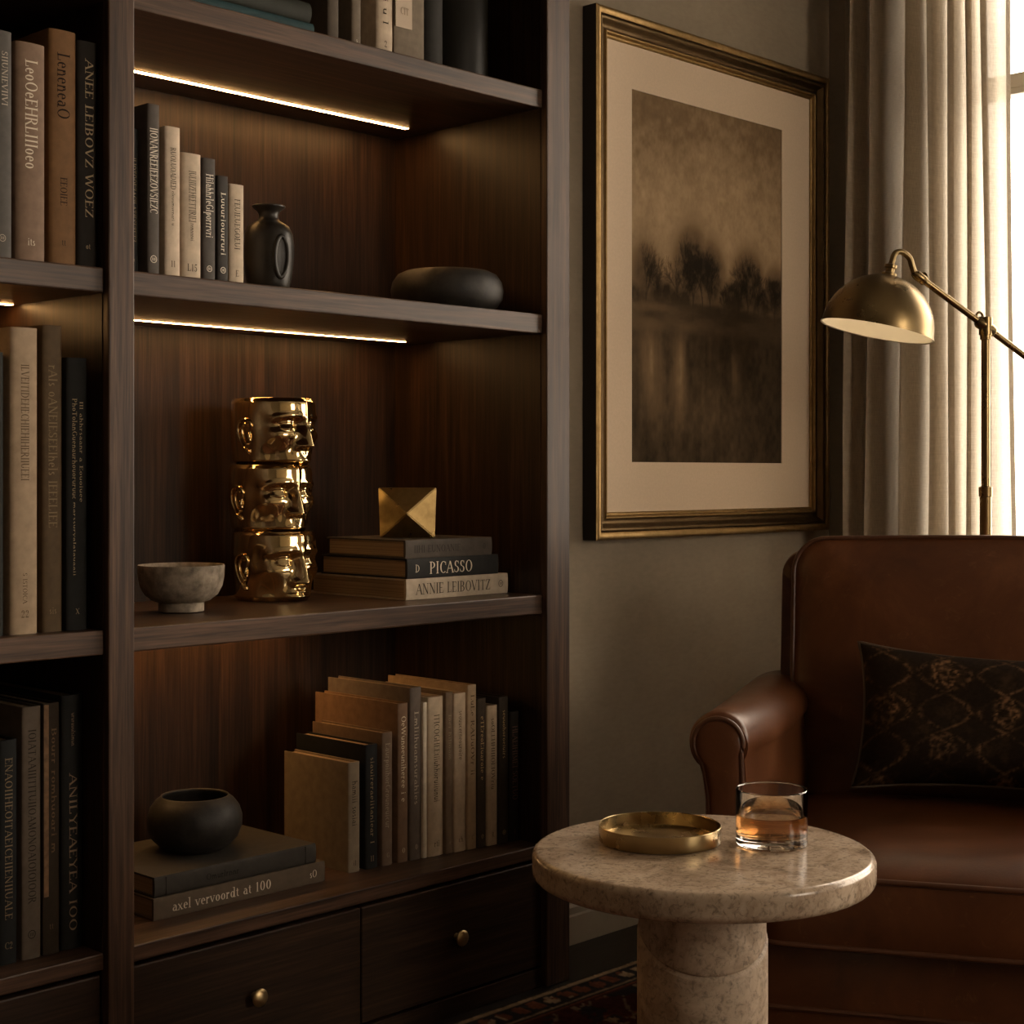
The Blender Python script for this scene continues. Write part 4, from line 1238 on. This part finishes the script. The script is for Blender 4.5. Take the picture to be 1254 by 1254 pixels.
Mc = Matrix.LocRotScale(Vector((1.9721, 1.5121, 0)), Matrix.Rotation(R(-62.2), 3, 'Z').to_quaternion(), None)
pil = empty('pillow', 'dark brown damask lumbar pillow leaning on the armchair back', 'pillow')
pil.matrix_world = Mc @ Matrix.Translation((.478, .420, .5445)) @ Matrix.Rotation(-tilt, 4, 'X') @ Matrix.Rotation(R(1.5), 4, 'Y')
X, Y, Z, colr = pillow()
Pf = np.stack([X, -Y, Z], -1)
grid_obj('front_face', Pf, colr, PM.m, pil)
grid_obj('back_face', np.stack([X, Y, Z], -1)[:, ::-1], colr[:, ::-1], PM.m, pil)
edge = [Pf[0, i] for i in range(0, 150, 3)] + [Pf[j, -1] for j in range(0, 100, 3)] + [Pf[-1, i] for i in range(149, -1, -3)] + [Pf[j, 0] for j in range(99, 0, -3)]
obj('pillow_piping', T([tuple(map(float, p)) for p in edge], .0032, 8, True), m_plain('pillow_cord', (.085, .058, .038), .7), pil, 'all')

# ------------------------------------------------------------------ stone side table
S = NM('fossil_limestone')
_v = S.coord()
a_ = S.noise(_v, 16, 7, .68, .8); b_ = S.noise(_v, 120, 5, .7, .9); c_ = S.noise(_v, 5, 4, .6, .4)
vo = S.node('ShaderNodeTexVoronoi', feature='F1', _Scale=85)
S.link(_v, vo.inputs['Vector'])
c1 = S.mix(S.ramp(a_, [(.30, (.25, .17, .11)), (.5, (.49, .375, .27)), (.70, (.64, .515, .39))]), S.ramp(b_, [(.34, .38), (.50, 1.0)]), .8, 'MULTIPLY')
c2 = S.mix(c1, S.ramp(vo.outputs['Distance'], [(.05, .45), (.26, 1.0)]), .6, 'MULTIPLY')
S.set(Base_Color=S.mix(c2, S.ramp(c_, [(.3, .78), (.7, 1.0)]), .8, 'MULTIPLY'), Roughness=.19, Specular_IOR_Level=.5)
STONE_P = S.m
S2 = S.m.copy(); S2.name = 'honed_limestone'
S2.node_tree.nodes['Principled BSDF'].inputs['Roughness'].default_value = .55
tb_ = empty('side_table', 'round pale limestone side table with drum pedestal', 'table', (1.5278, 1.1507, 0))
RT = .2030
prof = [(0, .4925), (RT - .012, .4925)] + [(RT - .010 + .010 * math.sin(a), .4925 + .010 - .010 * math.cos(a)) for a in [R(90) * k / 6 for k in range(7)]] + \
       [(RT - .008 + .008 * math.cos(a), .519 + .008 * math.sin(a)) for a in [R(90) * k / 6 for k in range(7)]] + [(0, .527)]
obj('tabletop', L(prof, 160), STONE_P, tb_, 50)
# drum: upper body stands a little proud above a slanting seam
n = 140
bm = bmesh.new()
rows = []
cam_a = math.atan2(-.69, -.72)
z0_, z1_ = .0100, .4925
prof = [('b', t / 12, .0775) for t in range(12)] + [('s', -.0055, .0775), ('s', -.0048, .0773), ('s', -.0008, .0742), ('s', -.0002, .0728), ('s', .0004, .0728), ('s', .0010, .0752), ('s', .0022, .0757)] + [('t', t / 12, .0757) for t in range(1, 13)]
for kind_, q_, r_ in prof:
    row = []
    for i in range(n):
        a = 2 * math.pi * i / n
        seam = .4310 - .033 * math.cos(a - cam_a)
        if kind_ == 'b':
            z = z0_ + (seam - .006 - z0_) * q_
        elif kind_ == 's':
            z = seam + q_
        else:
            z = seam + .003 + (z1_ - seam - .003) * q_
        row.append(bm.verts.new((r_ * math.cos(a), r_ * math.sin(a), z)))
    rows.append(row)
for a, b in zip(rows, rows[1:]):
    for i in range(n):
        j = (i + 1) % n
        bm.faces.new((a[i], a[j], b[j], b[i]))
bm.faces.new(rows[0][::-1]); bm.faces.new(rows[-1])
obj('pedestal', bm, S2, tb_, 28)

# brass tray
o = obj('tray', L([(0, 0), (.071, 0), (.0735, .001), (.0745, .003), (.0745, .0198), (.0738, .0204), (.0728, .0198), (.0724, .0045), (.071, .0034), (0, .0030)], 128), BRASS_TRAY, None, 40, loc=(1.5259, 1.2136, .5272))
tag(o, 'round brushed brass tray with a low rim on the stone table', 'tray')

# whisky glass
gw = empty('whisky_glass', 'clear tumbler of amber whisky on the stone table', 'glass', (1.606, 1.1054, .5272))
GL_ = NM('clear_glass').set(Base_Color=(1, 1, 1), Roughness=0.0, Transmission_Weight=1.0, IOR=1.47).m
WK = NM('whisky').set(Base_Color=(1, .86, .66), Roughness=0.0, Transmission_Weight=1.0, IOR=1.36)
va = WK.node('ShaderNodeVolumeAbsorption')
va.inputs['Color'].default_value = (.70, .46, .12, 1); va.inputs['Density'].default_value = 42
WK.link(va.outputs[0], WK.out.inputs['Volume'])
rg = .0432
obj('tumbler', L([(0, 0), (rg - .003, 0), (rg - .0008, .0012), (rg, .004), (rg, .066), (rg - .0004, .0672), (rg - .0012, .0676), (rg - .002, .0672), (rg - .0023, .066), (rg - .0023, .0185), (rg - .004, .0142), (rg - .008, .0126), (0, .0120)], 96), GL_, gw, 50)
ri = rg - .0019
obj('whisky', L([(0, .0117), (rg - .0080, .0122), (rg - .0036, .0141), (ri, .0185), (ri, .0372), (ri - .0006, .0366), (0, .0364)], 96), WK.m, gw, 50, label='amber whisky')

# ------------------------------------------------------------------ rug
def rug():
    x0, x1, y0, y1 = -.35, 3.05, -1.0, 2.020
    nx, ny = 560, 498
    X, Y = np.meshgrid(np.linspace(x0, x1, nx), np.linspace(y0, y1, ny))
    d = np.minimum(np.minimum(X - x0, x1 - X), np.minimum(Y - y0, y1 - Y))
    horiz = (np.minimum(Y - y0, y1 - Y) <= np.minimum(X - x0, x1 - X))
    sx = np.where(horiz, X, Y)
    n1 = fbm(X * 40, Y * 40, 5, 4); n2 = fbm(X * 160, Y * 160, 15, 2); n3 = fbm(X * 17, Y * 17, 25, 4)
    tan = np.array([.30, .21, .125]); mar = np.array([.055, .013, .011]); nav = np.array([.022, .018, .018]); rust = np.array([.14, .045, .022])
    c = np.zeros(X.shape + (3,)) + nav
    def put(mask, colr):
        c[mask] = colr
    put(d > .095, mar)
    put((d > .010) & (d < .020), tan)
    bo = (d > .022) & (d < .072)
    wv = np.sin(sx * 2 * math.pi / .085) ; wq = np.abs((d - .047) / .025)
    fl = (np.abs(np.sin(sx * math.pi / .042)) * (1 - wq ** 2) + .6 * (n1 - .5)) > .48
    put(bo & fl, tan)
    put(bo & fl & (n3 > .56), rust)
    put((d > .076) & (d < .083), tan * .8)
    put((d > .088) & (d < .092), rust)
    # field: palmettes and vines
    fld = d > .10
    gx, gy = X / .19, Y / .17
    ox = gx - np.floor(gx) - .5; oy = gy - np.floor(gy) - .5
    rr = np.hypot(ox, oy); an = np.arctan2(oy, ox)
    pal = rr + .10 * np.cos(5 * an + np.floor(gx) * 1.7) + .25 * (n1 - .5)
    put(fld & (pal < .30), rust)
    put(fld & (pal < .25), tan * .75)
    put(fld & (pal < .14), mar)
    put(fld & (np.abs(np.sin(gx * 6.3 + 2 * np.sin(gy * 3.1)) + .8 * (n1 - .5)) < .12), tan * .5)
    put(fld & (n3 > .66), nav)
    c *= (.55 + .9 * n2)[..., None] * (.75 + .5 * n1)[..., None]
    Z = .0065 + .0022 * n2
    Z[0, :] = Z[-1, :] = .001; Z[:, 0] = Z[:, -1] = .001
    return np.stack([X, Y, Z], -1), c
RM = NM('wool_pile')
at = RM.node('ShaderNodeAttribute', attribute_name='pattern')
RM.set(Base_Color=at.outputs['Color'], Roughness=.95, Specular_IOR_Level=.1)
Pr, Cr = rug()
rg_o = grid_obj('rug', Pr, Cr, RM.m)
tag(rg_o, 'dark red patterned oriental rug with tan border on the floor', 'rug')

# ------------------------------------------------------------------ daylight
wd = bpy.data.worlds.new('overcast_garden')
SC.world = wd
wd.use_nodes = True
nt = wd.node_tree
bg = nt.nodes['Background']
tc = nt.nodes.new('ShaderNodeTexCoord')
nz_ = nt.nodes.new('ShaderNodeTexNoise'); nz_.inputs['Scale'].default_value = 9; nz_.inputs['Detail'].default_value = 6
rp = nt.nodes.new('ShaderNodeValToRGB')
rp.color_ramp.elements[0].position = .38; rp.color_ramp.elements[0].color = (.82, .69, .54, 1)
rp.color_ramp.elements[1].position = .60; rp.color_ramp.elements[1].color = (1.0, .84, .67, 1)
nt.links.new(tc.outputs['Generated'], nz_.inputs['Vector'])
nt.links.new(nz_.outputs['Fac'], rp.inputs['Fac'])
nt.links.new(rp.outputs['Color'], bg.inputs['Color'])
bg.inputs['Strength'].default_value = 10.0
# ------------------------------------------------------------------ camera and view
cam = bpy.data.cameras.new('camera')
co = bpy.data.objects.new('camera', cam)
COL.objects.link(co)
co.location = (0, 0, .975)
co.rotation_euler = (R(90), 0, R(-46.2))
cam.sensor_width = 36
cam.lens = 1950 / 1254 * 36
cam.shift_y = -(627 - 580) / 1254
cam.clip_start = .05
SC.camera = co
SC.cycles.use_denoising = True
SC.cycles.sample_clamp_indirect = 4
SC.cycles.max_bounces = 14
SC.cycles.transparent_max_bounces = 12
vs = SC.view_settings
vs.view_transform = 'Standard'
vs.look = 'None'
vs.gamma = 1
vs.use_curve_mapping = False
vs.exposure = 0.15
